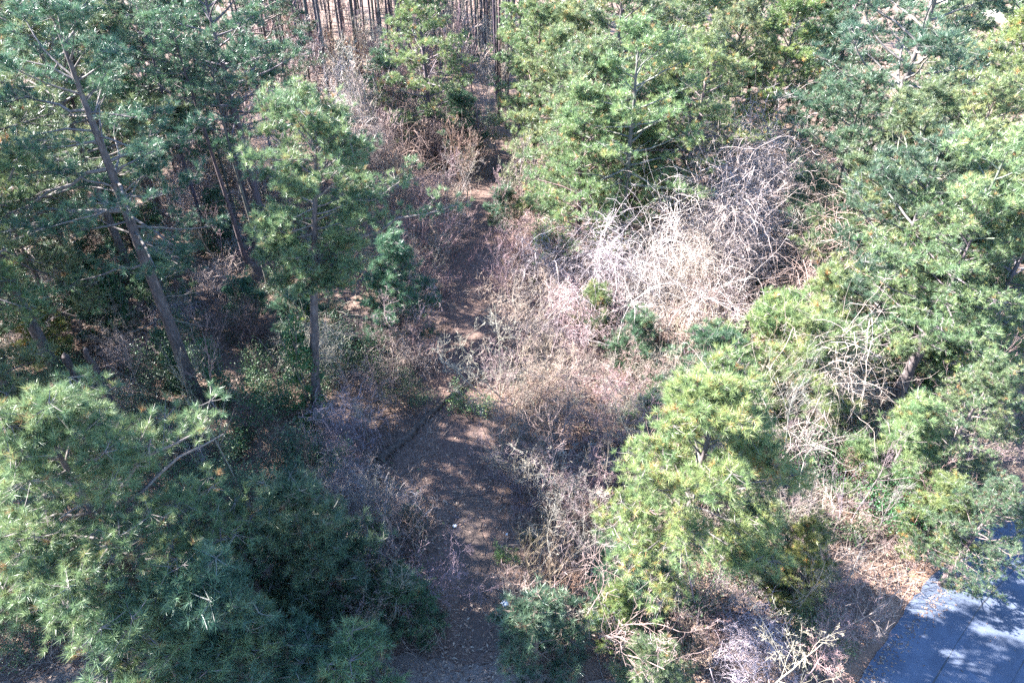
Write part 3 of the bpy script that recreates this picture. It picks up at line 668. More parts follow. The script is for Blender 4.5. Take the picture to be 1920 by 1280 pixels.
# more of the wood beyond the frame, which shades what is seen
for v, x, y, sc in (('wood1', -27, 9, 1.05), ('wood4', -32, 15, 1.1), ('wood2', -36, 24, 1.1), ('wood3', -42, 33, 1.1), ('wood1', -48, 45, 1.1), ('wood2', -54, 58, 1.1),
                    ('wood4', -60, 72, 1.1), ('wood1', -68, 88, 1.1), ('wood2', 46, 52, 1.0), ('wood4', 54, 66, 1.05), ('wood1', 62, 84, 1.05), ('wood3', 70, 100, 1.1), ('wood1', 50, 110, 1.1), ('wood4', 36, 122, 1.1), ('wood2', 20, 128, 1.1),
                    ('wood4', -34, 31, 1.25), ('wood4', -27.5, 42, 1.3), ('wood2', -25.5, 26, 1.35), ('wood4', -27, 31, 1.4), ('wood1', -25, 21, 1.4), ('wood4', -34, 24, 1.45), ('wood1', -38, 41, 1.25), ('wood2', -29, 20, 1.15), ('wood4', -30, 11, 1.2), ('wood2', -36, 8, 1.2), ('wood2', -30, 3, 1.2)):
    place(PR[v], 'pine_tree', base_at((x, y)), 'forest pine standing just beyond the edge of the view', 'pine tree', 'pines beyond the edge of the view', rng.uniform(0, 6.28), sc, jit(GREEN['m'], rng))

# ================================================================== bare trees, tangles, evergreen shrubs read off the photograph
def P_base(v, px, py, sc, label, name, cat, group=None, tint=(1, 1, 1), wood=(1, 1, 1), rot=None, tilt=(0, 0), zc=0.0):
    q = at(px, py, zc); rg = np.random.default_rng(int(px*13 + py))
    return place(PR[v], name, base_at(q), label, cat, group, rg.uniform(0, 6.28) if rot is None else rot, sc, jit(tint, rg), jit(wood, rg, 0.1), tilt)
PALE, PINK, GREY, DARK, BROWN = (1.10, 1.05, 1.05), (0.95, 0.83, 0.79), (0.74, 0.71, 0.72), (0.45, 0.42, 0.42), (0.60, 0.48, 0.43)
for v, px, py, sc, wd, tl, lab in [
 ('bare2', 690, 830, 0.80, PINK, (0, 0), 'pink-barked bare tree upright at the left rim of the trail'),
 ('bare1', 705, 1010, 0.75, GREY, (0, 0), 'bare round-crowned small tree left of the trail, above the shaded low pines'),
 ('bare3', 1105, 1125, 0.95, GREY, (0.10, -0.22), 'grey bare tree leaning over the right side of the trail'),
 ('bare2', 1075, 1150, 0.62, PALE, (-0.25, -0.35), 'pale crooked bare tree with curled drooping branches right of the trail mouth'),
 ('bare1', 1420, 1330, 1.05, PALE, (0, 0.05), 'big pale pinkish bare tree spreading over the bottom edge'),
 ('bare2', 1500, 1290, 0.85, PINK, (0, 0.12), 'pinkish bare tree at the bottom edge next to the road'),
 ('bare2', 1320, 1265, 0.60, BROWN, (0, 0), 'small brownish bare tree at the bottom edge left of the big pale one'),
 ('bare1', 1575, 1120, 0.62, GREY, (0, 0), 'grey bare tree beside the road verge, under the yellowing young pine'),
 ('bare3', 1640, 1020, 0.65, GREY, (0, 0), 'tall thin bare tree between the roadside bush and the road'),
 ('bare2', 1575, 930, 0.72, BROWN, (0, 0.1), 'dark twiggy bare tree right of the bright yellow-green pine'),
 ('bare1', 600, 222, 0.80, PALE, (0, 0), 'white bare tree just behind the lone round-crowned pine'),
 ('bare3', 545, 205, 0.75, PALE, (0, 0), 'white bare tree at the foot of the far stand'),
 ('bare2', 650, 205, 0.80, PINK, (0, 0), 'pinkish bare tree between the far stand and the small dark pine'),
 ('bare3', 395, 250, 1.15, PALE, (0, 0.06), 'tall silvery bare tree left of the pine with the light tuft top'),
 ('bare1', 450, 300, 0.90, PALE, (0, 0), 'silvery bare tree hung with vines beneath the pine with the light tuft top'),
 ('bare1', 1030, 700, 0.75, GREY, (0, 0), 'grey bare tree in the thicket at the right rim of the trail'),
 ('bare2', 1085, 760, 0.80, GREY, (0, 0), 'bushy grey bare tree behind the leaning bare tree'),
 ('bare3', 1010, 770, 0.50, PINK, (0, -0.1), 'slim bare tree leaning into the trail from the right'),
 ('bare2', 1230, 560, 1.25, PALE, (0.15, -0.65), 'pale fallen dead tree with long arching branches right of the trail'),
 ('bare1', 1280, 640, 1.0, PALE, (0.2, -0.55), 'second pale toppled tree below the arching fallen one'),
 ('bare3', 1400, 520, 1.05, PALE, (0, 0), 'dead white tree wrapped in silvery vines in the right-hand wood'),
 ('bare1', 1455, 410, 1.15, PALE, (0, 0.45), 'dead white tree leaning right, above the silvery vines'),
 ('bare3', 1420, 290, 1.10, PALE, (0, 0), 'grey dead crown rising among the light pines'),
 ('bare2', 1560, 270, 1.00, PALE, (0, 0), 'bare pale tree over the brown vine hollow'),
 ('bare1', 1250, 590, 0.6, PINK, (0, -0.5), 'small pinkish tree bent down over the thicket'),
 ('bare2', 395, 905, 0.62, PALE, (0, 0.2), 'white dead sapling leaning beside the pale-leaved shrub'),
 ('bare3', 1490, 850, 0.60, PALE, (0, 0), 'pale bare tree tangled behind the bright yellow-green pine'),
 ('bare1', 1850, 690, 0.70, BROWN, (0, 0), 'brown bare tree in the dark hollow at the right edge'),
 ('bare3', 210, 640, 0.50, PALE, (0, 0), 'white bare sapling bent beside the broken stump'),
 ('bare2', 655, 905, 0.70, GREY, (0, 0), 'grey bare tree left of the end of the log'),
 ('bare1', 735, 985, 0.60, GREY, (0, 0.05), 'grey bare tree on the left rim below the log'),
 ('bare3', 610, 930, 0.62, BROWN, (0, 0), 'brown bare tree behind the pointed dark young pine'),
 ('bare2', 700, 1075, 0.62, BROWN, (0, 0), 'brown bare tree among the low shaded pines'),
 ('bare1', 670, 770, 0.80, PINK, (0, 0), 'pinkish bare tree between the vine dome and the log'),
 ('bare3', 760, 640, 0.70, GREY, (0, 0.05), 'grey bare tree under the bushy young pine'),
 ('bare1', 1010, 960, 0.72, GREY, (0, -0.12), 'grey bare tree beside the narrow trail, left of the leaning one'),
 ('bare2', 1050, 870, 0.85, PINK, (0, 0), 'pinkish bare tree above the leaning grey one'),
 ('bare3', 1120, 950, 0.70, GREY, (0, -0.08), 'grey bare tree between the leaning one and the bright yellow-green pine'),
 ('bare1', 1030, 1070, 0.60, GREY, (0, -0.15), 'small grey bare tree right of the white bag'),
 ('bare2', 1150, 830, 0.80, GREY, (0, 0), 'grey bare tree in the red litter left of the bright yellow-green pine'),
 ('bare1', 1560, 1010, 0.75, GREY, (0, 0), 'grey bare tree touching the yellowing young pine'),
 ('bare3', 1615, 910, 0.62, GREY, (0, 0), 'grey bare tree left of the pale roadside young pine'),
 ('bare2', 1655, 985, 0.72, DARK, (0, 0), 'dark twiggy bare tree under the yellow-tipped bough tree'),
 ('bare1', 1610, 1090, 0.62, DARK, (0, 0), 'dark twiggy bare tree at the verge of the road'),
 ('bare2', 1530, 1150, 0.70, PINK, (0, 0), 'pinkish bare tree behind the big pale one at the bottom'),
 ('bare1', 1340, 1120, 0.75, PALE, (0, 0), 'pale bare tree tangled round the trunk of the bright yellow-green pine'),
 ('bare3', 1270, 1180, 0.60, PALE, (0, 0), 'pale thin bare tree left of the foot of the bright yellow-green pine'),
]: P_base(v, px, py, sc, lab, 'bare_tree', 'bare tree', wood=wd, tilt=tl)
for v, px, py, sc, wd, lab in [
 ('vine3', 720, 330, 1.15, DARK, 'dark curtain of hanging vines under the small dark pine'),
 ('vine3', 770, 300, 1.25, DARK, 'dark curtain of hanging vines around the trunk of the pale round pine'),
 ('vine3', 850, 320, 1.20, DARK, 'dark vine curtain nearest the trail'),
 ('vine1', 825, 225, 1.15, BROWN, 'brown heap of vines on the trail side of the pale round pine'),
 ('vine1', 800, 400, 1.05, PINK, 'pale brown vine heap left of the trail below the dark curtains'),
 ('vine2', 735, 375, 1.00, PINK, 'pale vine heap below the small dark pine'),
 ('vine1', 815, 470, 0.75, PINK, 'bare vine brush bulging at the left rim of the trail'),
 ('vine3', 605, 720, 0.95, GREY, 'grey drooping vine dome over a dead trunk left of the trail'),
 ('vine4', 1385, 440, 1.0, PALE, 'largest silvery heap of dead vines in the right-hand wood'),
 ('vine3', 1400, 450, 1.6, PALE, 'tall silvery column of vines above the largest silvery heap'),
 ('vine4', 1310, 500, 0.72, PALE, 'white vine heap sloping down toward the fallen trees'),
 ('vine5', 1235, 450, 0.86, PALE, 'pale vine-choked small tree left of the big silvery heaps'),
 ('vine5', 1330, 330, 1.02, GREY, 'grey vine-choked tree among the light pines above the silvery heaps'),
 ('vine5', 1195, 300, 0.92, BROWN, 'brown vine-choked tree inside the sunlit wall of pines'),
 ('vine5', 1560, 360, 1.02, PALE, 'pale vine-choked tree right of the silvery heaps'),
 ('vine5', 1600, 250, 1.02, BROWN, 'brown vine-choked tree left of the great dark pine'),
 ('vine5', 1530, 490, 0.86, PINK, 'pinkish vine-choked tree over the brown hollow'),
 ('vine5', 1560, 690, 0.82, PINK, 'pinkish vine-choked small tree behind the pale low pine spray'),
 ('vine5', 1140, 470, 0.74, PALE, 'pale vine-choked sapling above the arching fallen tree'),
 ('vine5', 1660, 420, 0.86, GREY, 'grey vine-choked tree in the middle of the right-hand wood'),
 ('vine5', 760, 330, 0.82, BROWN, 'brown vine-choked tree in the dark curtain'),
 ('vine5', 640, 180, 0.92, PALE, 'pale vine-choked tree at the foot of the far stand'),
 ('vine5', 500, 240, 0.92, PALE, 'pale vine-choked tree left of the lone round-crowned pine'),
 ('vine5', 345, 300, 0.82, PALE, 'pale vine-choked tree among the thin trunks'),
 ('vine2', 1250, 520, 1.70, PALE, 'white mop of vines beside the arching fallen tree'),
 ('vine4', 1470, 390, 0.9, PALE, 'white vine heap right of the silvery column'),
 ('vine2', 1130, 510, 1.60, PALE, 'pinkish vine heap left of the arching fallen tree'),
 ('vine1', 1115, 560, 1.35, PINK, 'pinkish vine heap above the middle of the thicket'),
 ('vine1', 1045, 540, 1.40, PALE, 'pale brush heap at the right rim of the trail, farther than the thicket'),
 ('vine2', 1070, 620, 1.45, PALE, 'pale grey brush heap in the middle of the right-hand thicket'),
 ('vine1', 1015, 670, 0.70, PINK, 'low pinkish brush heap leaning on the trail from the right'),
 ('vine2', 1190, 590, 1.60, PALE, 'white brush heap under the arching fallen tree'),
 ('vine1', 1000, 500, 1.15, PINK, 'low pinkish brush heap at the right rim of the trail below the small green pine'),
 ('vine4', 1420, 340, 1.05, PALE, 'silvery vine heap right behind the largest one'),
 ('vine3', 1420, 260, 1.10, GREY, 'grey vine column on the dead crown among the light pines'),
 ('vine1', 1560, 240, 1.20, BROWN, 'brown vine heap in the hollow left of the great dark pine'),
 ('vine1', 1515, 520, 0.95, BROWN, 'brown vine heap in the hollow right of the silvery ones'),
 ('vine1', 1500, 770, 1.35, PINK, 'tangled pale vine heap right of the bright yellow-green pine'),
 ('vine1', 1580, 810, 1.40, PINK, 'wide pinkish vine heap before the leaning scaly trunk'),
 ('vine2', 1420, 1240, 0.90, PALE, 'pale vine heap around the big pale bare tree'),
 ('vine1', 500, 200, 1.05, PINK, 'pinkish vine heap at the left foot of the far stand'),
 ('vine1', 690, 220, 1.05, PINK, 'pinkish vine heap at the right foot of the far stand'),
 ('vine2', 445, 330, 1.15, PALE, 'silvery vine heap below the pine with the light tuft top'),
 ('vine2', 60, 660, 1.10, GREY, 'grey briar heap at the left edge before the dead trunk'),
 ('vine1', 130, 560, 0.95, PINK, 'pinkish briar heap beyond the snapped dark trunk'),
 ('vine2', 190, 470, 1.20, PINK, 'pinkish briar heap left of the long trunk, under the arching limb'),
 ('vine1', 330, 500, 0.90, PALE, 'pale briar heap just right of the long trunk of the tallest pine'),
 ('vine2', 400, 560, 1.10, PINK, 'pinkish briar heap between the long trunk and the drooping vine dome'),
 ('vine1', 440, 470, 0.90, PALE, 'pale briar heap in the red litter behind the lone round-crowned pine'),
 ('vine2', 330, 620, 1.00, GREY, 'grey briar heap hiding the lower right side of the tallest trunk'),
 ('vine1', 480, 640, 0.85, BROWN, 'brown briar heap beside the dark bush'),
 ('vine2', 150, 800, 1.00, PALE, 'pale briar heap in front of the snapped dark trunk'),
 ('vine2', 540, 860, 0.95, BROWN, 'brown briar heap below the drooping vine dome'),
 ('vine1', 640, 920, 0.75, GREY, 'grey briar heap left of the end of the log'),
 ('vine1', 645, 850, 1.05, PINK, 'pinkish briar heap behind the left end of the log'),
 ('vine2', 690, 965, 1.15, GREY, 'grey briar heap at the left rim, below the log'),
 ('vine1', 735, 1040, 0.90, BROWN, 'brown briar heap at the left rim beside the narrow trail'),
 ('vine2', 760, 690, 1.05, PINK, 'pinkish briar heap on the left rim above the log'),
 ('vine2', 640, 480, 1.10, PINK, 'pinkish briar heap at the foot of the reaching limb'),
 ('vine1', 560, 420, 0.90, BROWN, 'brown briar heap in the shade behind the lone round-crowned pine'),
 ('vine2', 230, 700, 0.95, GREY, 'grey briar heap between the two leaning stumps'),
 ('vine2', 250, 790, 0.90, PALE, 'pale briar heap at the foot of the right-hand stump'),
 ('vine2', 985, 890, 0.6, GREY, 'low grey briar heap at the right rim of the narrow trail'),
]: P_base(v, px, py, sc, lab, 'vine_tangle', 'vines', wood=wd, zc={'vine4': 6.0, 'vine5': 7.0}.get(v, 0.0)*sc)
for v, px, py, sc, tn, lab, nm in [
 ('leafy3', 440, 925, 0.95, (1.9, 1.6, 1.9), 'pale-leaved evergreen shrub left of the pointed dark young pine', 'evergreen_shrub'),
 ('leafy1', 395, 880, 0.95, (1.7, 1.5, 1.7), 'smaller pale-leaved shrub behind the bigger one', 'evergreen_shrub'),
 ('leafy2', 878, 768, 1.05, (1.7, 1.6, 1.2), 'bright green shrub in the middle of the trail beside the fallen log', 'evergreen_shrub'),
 ('leafy2', 905, 775, 0.70, (2.0, 1.7, 1.7), 'pale small shrub touching the bright one on the trail', 'evergreen_shrub'),
 ('leafy2', 948, 1045, 0.50, (2.1, 1.9, 1.2), 'tiny yellow-green shrub at the right side of the trail', 'evergreen_shrub'),
 ('leafy3', 490, 800, 1.10, (0.8, 1.0, 0.9), 'tall dark evergreen bush between the tall trunk and the ivy-clothed trunk', 'evergreen_shrub'),
 ('leafy1', 520, 700, 1.0, (0.8, 1.0, 0.9), 'dark bush behind the tall dark evergreen bush', 'evergreen_shrub'),
 ('leafy3', 1330, 720, 0.80, (0.7, 0.9, 0.8), 'dark evergreen bush behind the bright yellow-green pine', 'evergreen_shrub'),
 ('leafy3', 1830, 650, 1.00, (1.3, 1.3, 1.1), 'glossy ivy thicket at the right edge beside the ivy-covered trunk', 'evergreen_shrub'),
 ('leafy1', 1660, 690, 1.05, (1.4, 1.35, 1.2), 'glossy bush at the foot of the ivy-covered trunk', 'evergreen_shrub'),
 ('leafy3', 905, 250, 0.85, (0.8, 0.95, 0.9), 'dark evergreen bush at the far end of the trail', 'evergreen_shrub'),
 ('leafy1', 893, 285, 0.9, (0.9, 1.0, 1.0), 'green bush at the left of the sunny trail bend', 'evergreen_shrub'),
 ('leafy1', 1180, 1220, 0.90, (0.6, 0.8, 0.8), 'dark bush in the shade at the bottom edge', 'evergreen_shrub'),
 ('leafy3', 300, 760, 0.85, (1.0, 1.0, 1.1), 'greyish briar bush under the tallest pine', 'evergreen_shrub'),
 ('leafy1', 1300, 1130, 0.95, (0.9, 1.0, 0.9), 'green bush under the bright yellow-green pine', 'evergreen_shrub'),
 ('leafy3', 270, 560, 1.00, (0.9, 1.1, 1.1), 'dark leafy bush against the long trunk of the tallest pine', 'evergreen_shrub'),
 ('leafy3', 330, 690, 0.95, (1.1, 1.2, 1.2), 'greyish leafy bush at the base of the long trunk', 'evergreen_shrub'),
 ('leafy1', 170, 600, 1.20, (0.9, 1.1, 1.1), 'dark leafy bush under the browning pine', 'evergreen_shrub'),
 ('leafy3', 410, 480, 0.90, (1.0, 1.2, 1.0), 'leafy green bush at the small bluish pine', 'evergreen_shrub'),
 ('leafy3', 130, 720, 0.85, (1.2, 1.25, 1.25), 'grey-green bush beside the snapped dark trunk', 'evergreen_shrub'),
 ('leafy3', 580, 900, 0.80, (0.9, 1.1, 1.0), 'dim leafy bush below the ivy-clothed trunk', 'evergreen_shrub'),
 ('leafy2', 1005, 1005, 0.75, (0.7, 0.85, 0.7), 'dim small bush right of the narrow trail', 'evergreen_shrub'),
 ('leafy1', 690, 690, 0.90, (1.2, 1.2, 1.0), 'leafy green bush under the bushy young pine', 'evergreen_shrub'),
 ('leafy1', 650, 640, 0.9, (1.0, 1.1, 1.0), 'dark leafy bush right of the drooping vine dome', 'evergreen_shrub'),
 ('ivy1', 592, 795, 0.95, (1.25, 1.25, 1.0), 'ivy climbing the trunk of the lone round-crowned pine', 'ivy'),
 ('ivy2', 590, 640, 0.85, (2.1, 1.7, 0.8), 'yellow-green leafy clump high behind the drooping vine dome', 'ivy'),
 ('ivy2', 350, 740, 1.05, (0.9, 1.1, 1.1), 'ivy around the base of the tallest pine', 'ivy'),
 ('ivy1', 1690, 790, 0.95, (1.3, 1.25, 1.0), 'ivy covering the leaning scaly trunk', 'ivy'),
 ('ivy1', 1750, 700, 1.0, (1.2, 1.2, 1.0), 'ivy hanging on a trunk at the right, beside the dark hollow', 'ivy'),
 ('ivy2', 245, 640, 1.10, (0.7, 0.95, 0.95), 'dark ivy column left of the tallest pine', 'ivy'),
 ('ivy2', 420, 760, 0.95, (0.75, 1.0, 1.0), 'dark ivy column right of the tallest trunk', 'ivy'),
]: P_base(v, px, py, sc, lab, nm, 'ivy' if nm == 'ivy' else 'shrub', tint=tn)

# ------------------------------------------------------------------ broken trunks, logs, litter
def trunk_between(p0, p1, r0, r1, name, label, cat, mat='bark', seed=0, branches=0, wood=(1, 1, 1)):
    rg = np.random.default_rng(seed); K = 14; t = np.linspace(0, 1, K)[:, None]
    o = np.asarray(p0, float); P = (np.asarray(p1, float)-o)*t; P[1:-1] += rg.normal(0, 0.025, (K-2, 3))*np.linalg.norm(p1-o)*0.25
    rr = np.linspace(r0, r1, K)*(1 + rg.normal(0, 0.05, K)); rr[0] *= 1.2
    g = Geo(); V, F = tubes(P[None], rr[None], 10); g.add(V, F)
    a = np.arange(10)*2*math.pi/10                                  # splintered end
    end = V[-10:]; tipv = end.mean(0) + nrm((P[-1]-P[-2])[None])[0]*r1*1.4
    g.add(np.vstack([end, tipv]), np.array([[i, (i+1) % 10, 10] for i in range(10)]))
    e = link(name, None); e.location = o; tag(e, label, cat); e.empty_display_size = 0.3
    link('trunk', g.mesh('trunk', M[mat]), e, wood)
    if branches:
        idx = np.zeros(branches, int); p, tg = sample(P[None], idx, rg.uniform(0.25, 0.95, branches))
        Q = grow(p, nrm(rg.normal(0, 1, (branches, 3)) + np.array([0, 0, 0.5])), rg.uniform(0.4, 1.4, branches), 6, 0.18, 0.05, rg)
        link('branchwork', Geo().add(*tubes(Q, np.tile(np.linspace(r0*0.22, 0.006, 6), (branches, 1)), 4)).mesh('branchwork', M['limb']), e, wood)
    return e
def standing(bpx, tpx, r0, r1, label, seed, br=4):
    p = at(*bpx); q = at_y(tpx[0], tpx[1], p[1]); trunk_between(p, q, r0, r1, 'tree_stump', label, 'dead trunk', 'bark', seed, br, (0.8, 0.78, 0.8))
standing((168, 755), (122, 668), 0.24, 0.20, 'snapped dark trunk with a blunt top at the left, the nearer of two', 51)
standing((240, 812), (160, 655), 0.20, 0.12, 'taller slim dead trunk leaning behind the snapped one', 52)
standing((92, 612), (18, 462), 0.24, 0.14, 'dark dead trunk at the left edge below the dark pine boughs', 53)
standing((62, 520), (28, 460), 0.16, 0.10, 'short dark trunk beside the dead trunk at the left edge', 54, 2)
standing((1650, 815), (1735, 630), 0.30, 0.24, 'thick scaly reddish trunk leaning right, wrapped by ivy', 55, 5)
standing((1480, 725), (1520, 640), 0.13, 0.09, 'thin dark trunk in the brush behind the bright yellow-green pine', 56, 4)
standing((1565, 560), (1572, 440), 0.14, 0.10, 'thin dark trunk right of the brown vine hollow', 57, 3)
def lying(p0, p1, r0, r1, label, seed, br=6, mat='log', name='fallen_log', wood=(1, 1, 1)):
    a, b_ = at(*p0), at(*p1); a[2] = gz(a[0], a[1]) + r0*0.7; b_[2] = gz(b_[0], b_[1]) + r1 + 0.05
    trunk_between(a, b_, r0, r1, name, label, 'log', mat, seed, br, wood)
lying((712, 866), (866, 726), 0.22, 0.15, 'dark fallen log lying across the trail', 61)
lying((866, 727), (930, 690), 0.10, 0.06, 'thin end of a fallen trunk on the trail above the bright shrub', 62, 3, wood=(1.6, 1.5, 1.4))
lying((1060, 705), (1180, 720), 0.10, 0.06, 'grey stick lying in the red litter under the thicket', 63, 5, 'bare', 'fallen_branch')
lying((690, 345), (880, 330), 0.12, 0.06, 'pale fallen branch across the brush below the vine curtains', 64, 12, 'bare', 'fallen_branch', PALE)
lying((1300, 628), (1400, 660), 0.12, 0.07, 'dark fallen limb below the white vine heap', 65, 6)
lying((640, 1050), (700, 1080), 0.05, 0.03, 'white fallen stick near the shaded pines', 66, 3, 'bare', 'fallen_branch', PALE)
for k, (px, py, sz, lab) in enumerate([(948, 1128, 0.16, 'white crumpled bag on the litter at the right side of the trail'), (853, 987, 0.09, 'small white scrap at the left side of the narrow trail'),
                                       (751, 1013, 0.06, 'tiny white scrap in the brush left of the trail'), (950, 1003, 0.06, 'tiny white scrap right of the narrow trail')]):
    q = at(px, py); bm = Geo(); rg = np.random.default_rng(k+90)
    th, ph = np.meshgrid(np.linspace(0.05, 3.09, 9), np.arange(12)*2*math.pi/12, indexing='ij'); rr = sz*(0.75 + rg.uniform(0, 0.5, th.shape))
    V = np.stack([rr*np.sin(th)*np.cos(ph)*1.2, rr*np.sin(th)*np.sin(ph), rr*np.cos(th)*0.6], -1)
    ii = np.arange(8)[:, None]*12 + np.arange(12)[None]; jj = np.arange(8)[:, None]*12 + (np.arange(12)[None]+1) % 12
    o = link('litter_scrap', bm.add(V, np.stack([ii, ii+12, jj+12, jj], -1).reshape(-1, 4)).mesh('litter_scrap', M['litter'], False))
    o.location = (q[0], q[1], float(gz(q[0], q[1])) + sz*0.4); tag(o, lab, 'litter')

# ------------------------------------------------------------------ thickets: each bare shrub its own object
REFS = [('the fallen log', 790, 795), ('the bright shrub on the trail', 885, 762), ('the ivy-clothed trunk', 592, 700), ('the snapped dark trunk', 148, 715), ('the slim leaning dead trunk', 205, 740),
 ('the long trunk of the tallest pine', 310, 620), ('the drooping vine dome', 605, 640), ('the bright yellow-green pine', 1310, 870), ('the leaning grey bare tree', 1075, 1000), ('the white bag', 948, 1128),
 ('the crooked pale tree', 1065, 1095), ('the road verge', 1650, 1130), ('the big pale bare tree', 1430, 1210), ('the arching fallen tree', 1190, 520), ('the silvery vine heaps', 1390, 470),
 ('the pale-leaved shrub', 440, 880), ('the pointed dark young pine', 575, 950), ('the bushy young pine', 745, 545), ('the pale round pine', 800, 180), ('the dark vine curtains', 780, 290), ('the sunny trail bend', 965, 325),
 ('the lone round-crowned pine', 610, 330), ('the light-topped pine', 430, 150), ('the far trunks by the trail', 930, 120), ('the middle of the far stand', 680, 90), ('the bare end of the far stand', 540, 120),
 ('the scaly ivy-wrapped trunk', 1690, 730), ('the minty pines', 1470, 640), ('the spreading roadside pine', 1800, 810), ('the overhanging roadside boughs', 1800, 1000), ('the yellowing young pine', 1485, 1050),
 ('the dark evergreen bush', 490, 740), ('the tall dark hollow', 1850, 620), ('the dead trunk at the edge', 60, 540), ('the small thicket pine', 1115, 578), ('the brown vine hollow', 1510, 500), ('the narrow trail', 890, 1010),
 ('the dirt track', 760, 1230), ('the red litter patch', 1120, 720), ('the pinkish toppled tree', 1250, 590), ('the low shaded pines', 720, 1130), ('the small brush pine', 560, 590), ('the brown vine heap', 845, 230)]
SEEN = {}
def where(x, y, h):
    d = y*cP + (CAM_H-h)*sP; px = 960 + FOC*x/d; py = 640 + FOC*((CAM_H-h)*cP - y*sP)/d
    r = sorted(REFS, key=lambda e: (e[1]-px)**2 + (e[2]-py)**2)
    out = []
    for nm, rx, ry in r[:3]:
        dx, dy = px-rx, py-ry; dist = math.hypot(dx, dy)
        side = ('right of' if dx > 0 else 'left of') if abs(dx) > abs(dy) else ('beyond' if dy < 0 else 'in front of')
        out.append(('just ' if dist < 45 else 'well ' if dist > 130 else '') + side + ' ' + nm)
    return out
def tell_apart(objs, noun):
    """each plant of a group is described by its tone, its size and what it stands beside; looks come first, then places"""
    seen = SEEN
    for o, tone, h in objs:
        sz = o.scale[0]; x, y = o.location[0], o.location[1]; size = ('low ' if sz < 0.85 else 'big ' if sz > 1.2 else 'middling ')
        wv = where(x, y, h*sz*0.5); lean = max(abs(o.rotation_euler[0]), abs(o.rotation_euler[1])) > 0.11
        tries = [f"{tone}{noun} {w}" for w in wv[:1]] + [f"{size}{tone}{noun} {w}" for w in wv[:2]] + [f"{'leaning' if lean else 'upright'} {size}{tone}{noun} {w}" for w in wv]
        lab = next((t for t in tries if t not in seen), tries[-1]); seen[lab] = 1
        o['label'] = ' '.join(lab.split()[:16])
def tone_of(c): return {PALE: 'pale ', PINK: 'pinkish ', GREY: 'grey ', BROWN: 'brown ', DARK: 'dark '}[c]
def visible(x, y, m=40):
    d = y*cP + CAM_H*sP; px = 960 + FOC*x/d; v = (CAM_H*cP - y*sP)/d; py = 640 + FOC*v
    return px, py, (px > -m) & (px < 1920+m) & (py > -m) & (py < 1280+m*2)
def scatter(n, test, rng, xr=(-75, 75), yr=(9, 118), power=1.6):
    out = []
    while len(out) < n:
        y = yr[0] + (yr[1]-yr[0])*rng.random(4000)**power; x = rng.uniform(-1, 1, 4000)*(y*0.72 + 14)
        px, py, ok = visible(x, y)
        ok &= (dist_poly(x, y, TRAIL) > np.where(py > 880, 1.9, 1.85)) & (road_side(x, y) < -1.3) & ~((dist_poly(x, y, TRACK) < 3.0))
        ok &= ~((px > 680) & (px < 900) & (py > 770) & (py < 960))          # the log and the trail before it lie open
        ok &= test(px, py, x, y)
        for a, c in zip(x[ok], y[ok]):
            if len(out) < n and all((a-e[0])**2 + (c-e[1])**2 > 0.9 for e in out[-60:]): out.append((a, c))
    return out
tell_apart(made_far, 'slim pine trunk')
rng = np.random.default_rng(909)
ZONES = [
 ('left', 36, lambda px, py, x, y: (px < 860) & (py > 430) & (py < 1000), (PINK, GREY, BROWN), 'bare brown shrub in the dim brush left of the trail', 'bare shrubs left of the trail'),
 ('rim', 60, lambda px, py, x, y: (px > 640) & (px < 1120) & (py > 380) & (py < 1200) & (dist_poly(x, y, TRAIL) < 5.5), (PINK, GREY, BROWN), 'bare twiggy shrub crowding the edge of the trail', 'bare shrubs along the trail'),
 ('thicket', 95, lambda px, py, x, y: (px > 930) & (px < 1320) & (py > 470) & (py < 1000), (PINK, PALE, GREY, PINK), 'grey-pink leafless shrub in the thicket right of the trail', 'bare shrubs of the right-hand thicket'),
 ('roadside', 36, lambda px, py, x, y: (px > 1270) & (py > 800), (GREY, PINK, BROWN), 'bare shrub in the roadside brush', 'bare shrubs beside the road'),
 ('right', 33, lambda px, py, x, y: (px > 1250) & (py > 380) & (py < 820), (PALE, PINK, BROWN), 'pale bare shrub under the right-hand pines', 'bare shrubs under the right-hand pines'),
 ('far', 40, lambda px, py, x, y: (px > 440) & (px < 900) & (py < 330), (PINK, PALE, BROWN), 'pinkish bare shrub on the floor of the far stand', 'bare shrubs under the far stand'),
]
sv = ['shrub1', 'shrub2', 'shrub3', 'shrub4']
for zn, n, test, cols, lab, grp in ZONES:
    made = []
    for k, q in enumerate(scatter(n, test, rng, power=1.6 if zn != 'far' else 0.6)):
        c = cols[rng.integers(len(cols))]
        o = place(PR['brush1' if zn == 'far' else sv[rng.integers(4)]], 'bare_shrub', base_at(q), lab, 'shrub', grp, rng.uniform(0, 6.28), rng.uniform(0.8, 1.25)*(1.5 if zn == 'far' else 1.45 if zn in ('thicket', 'rim') and rng.random() < 0.55 else 1), (1, 1, 1), jit(c, rng, 0.12), tuple(rng.normal(0, 0.08, 2)))
        made.append((o, tone_of(c), 2.6))
    tell_apart(made, 'leafless shrub')
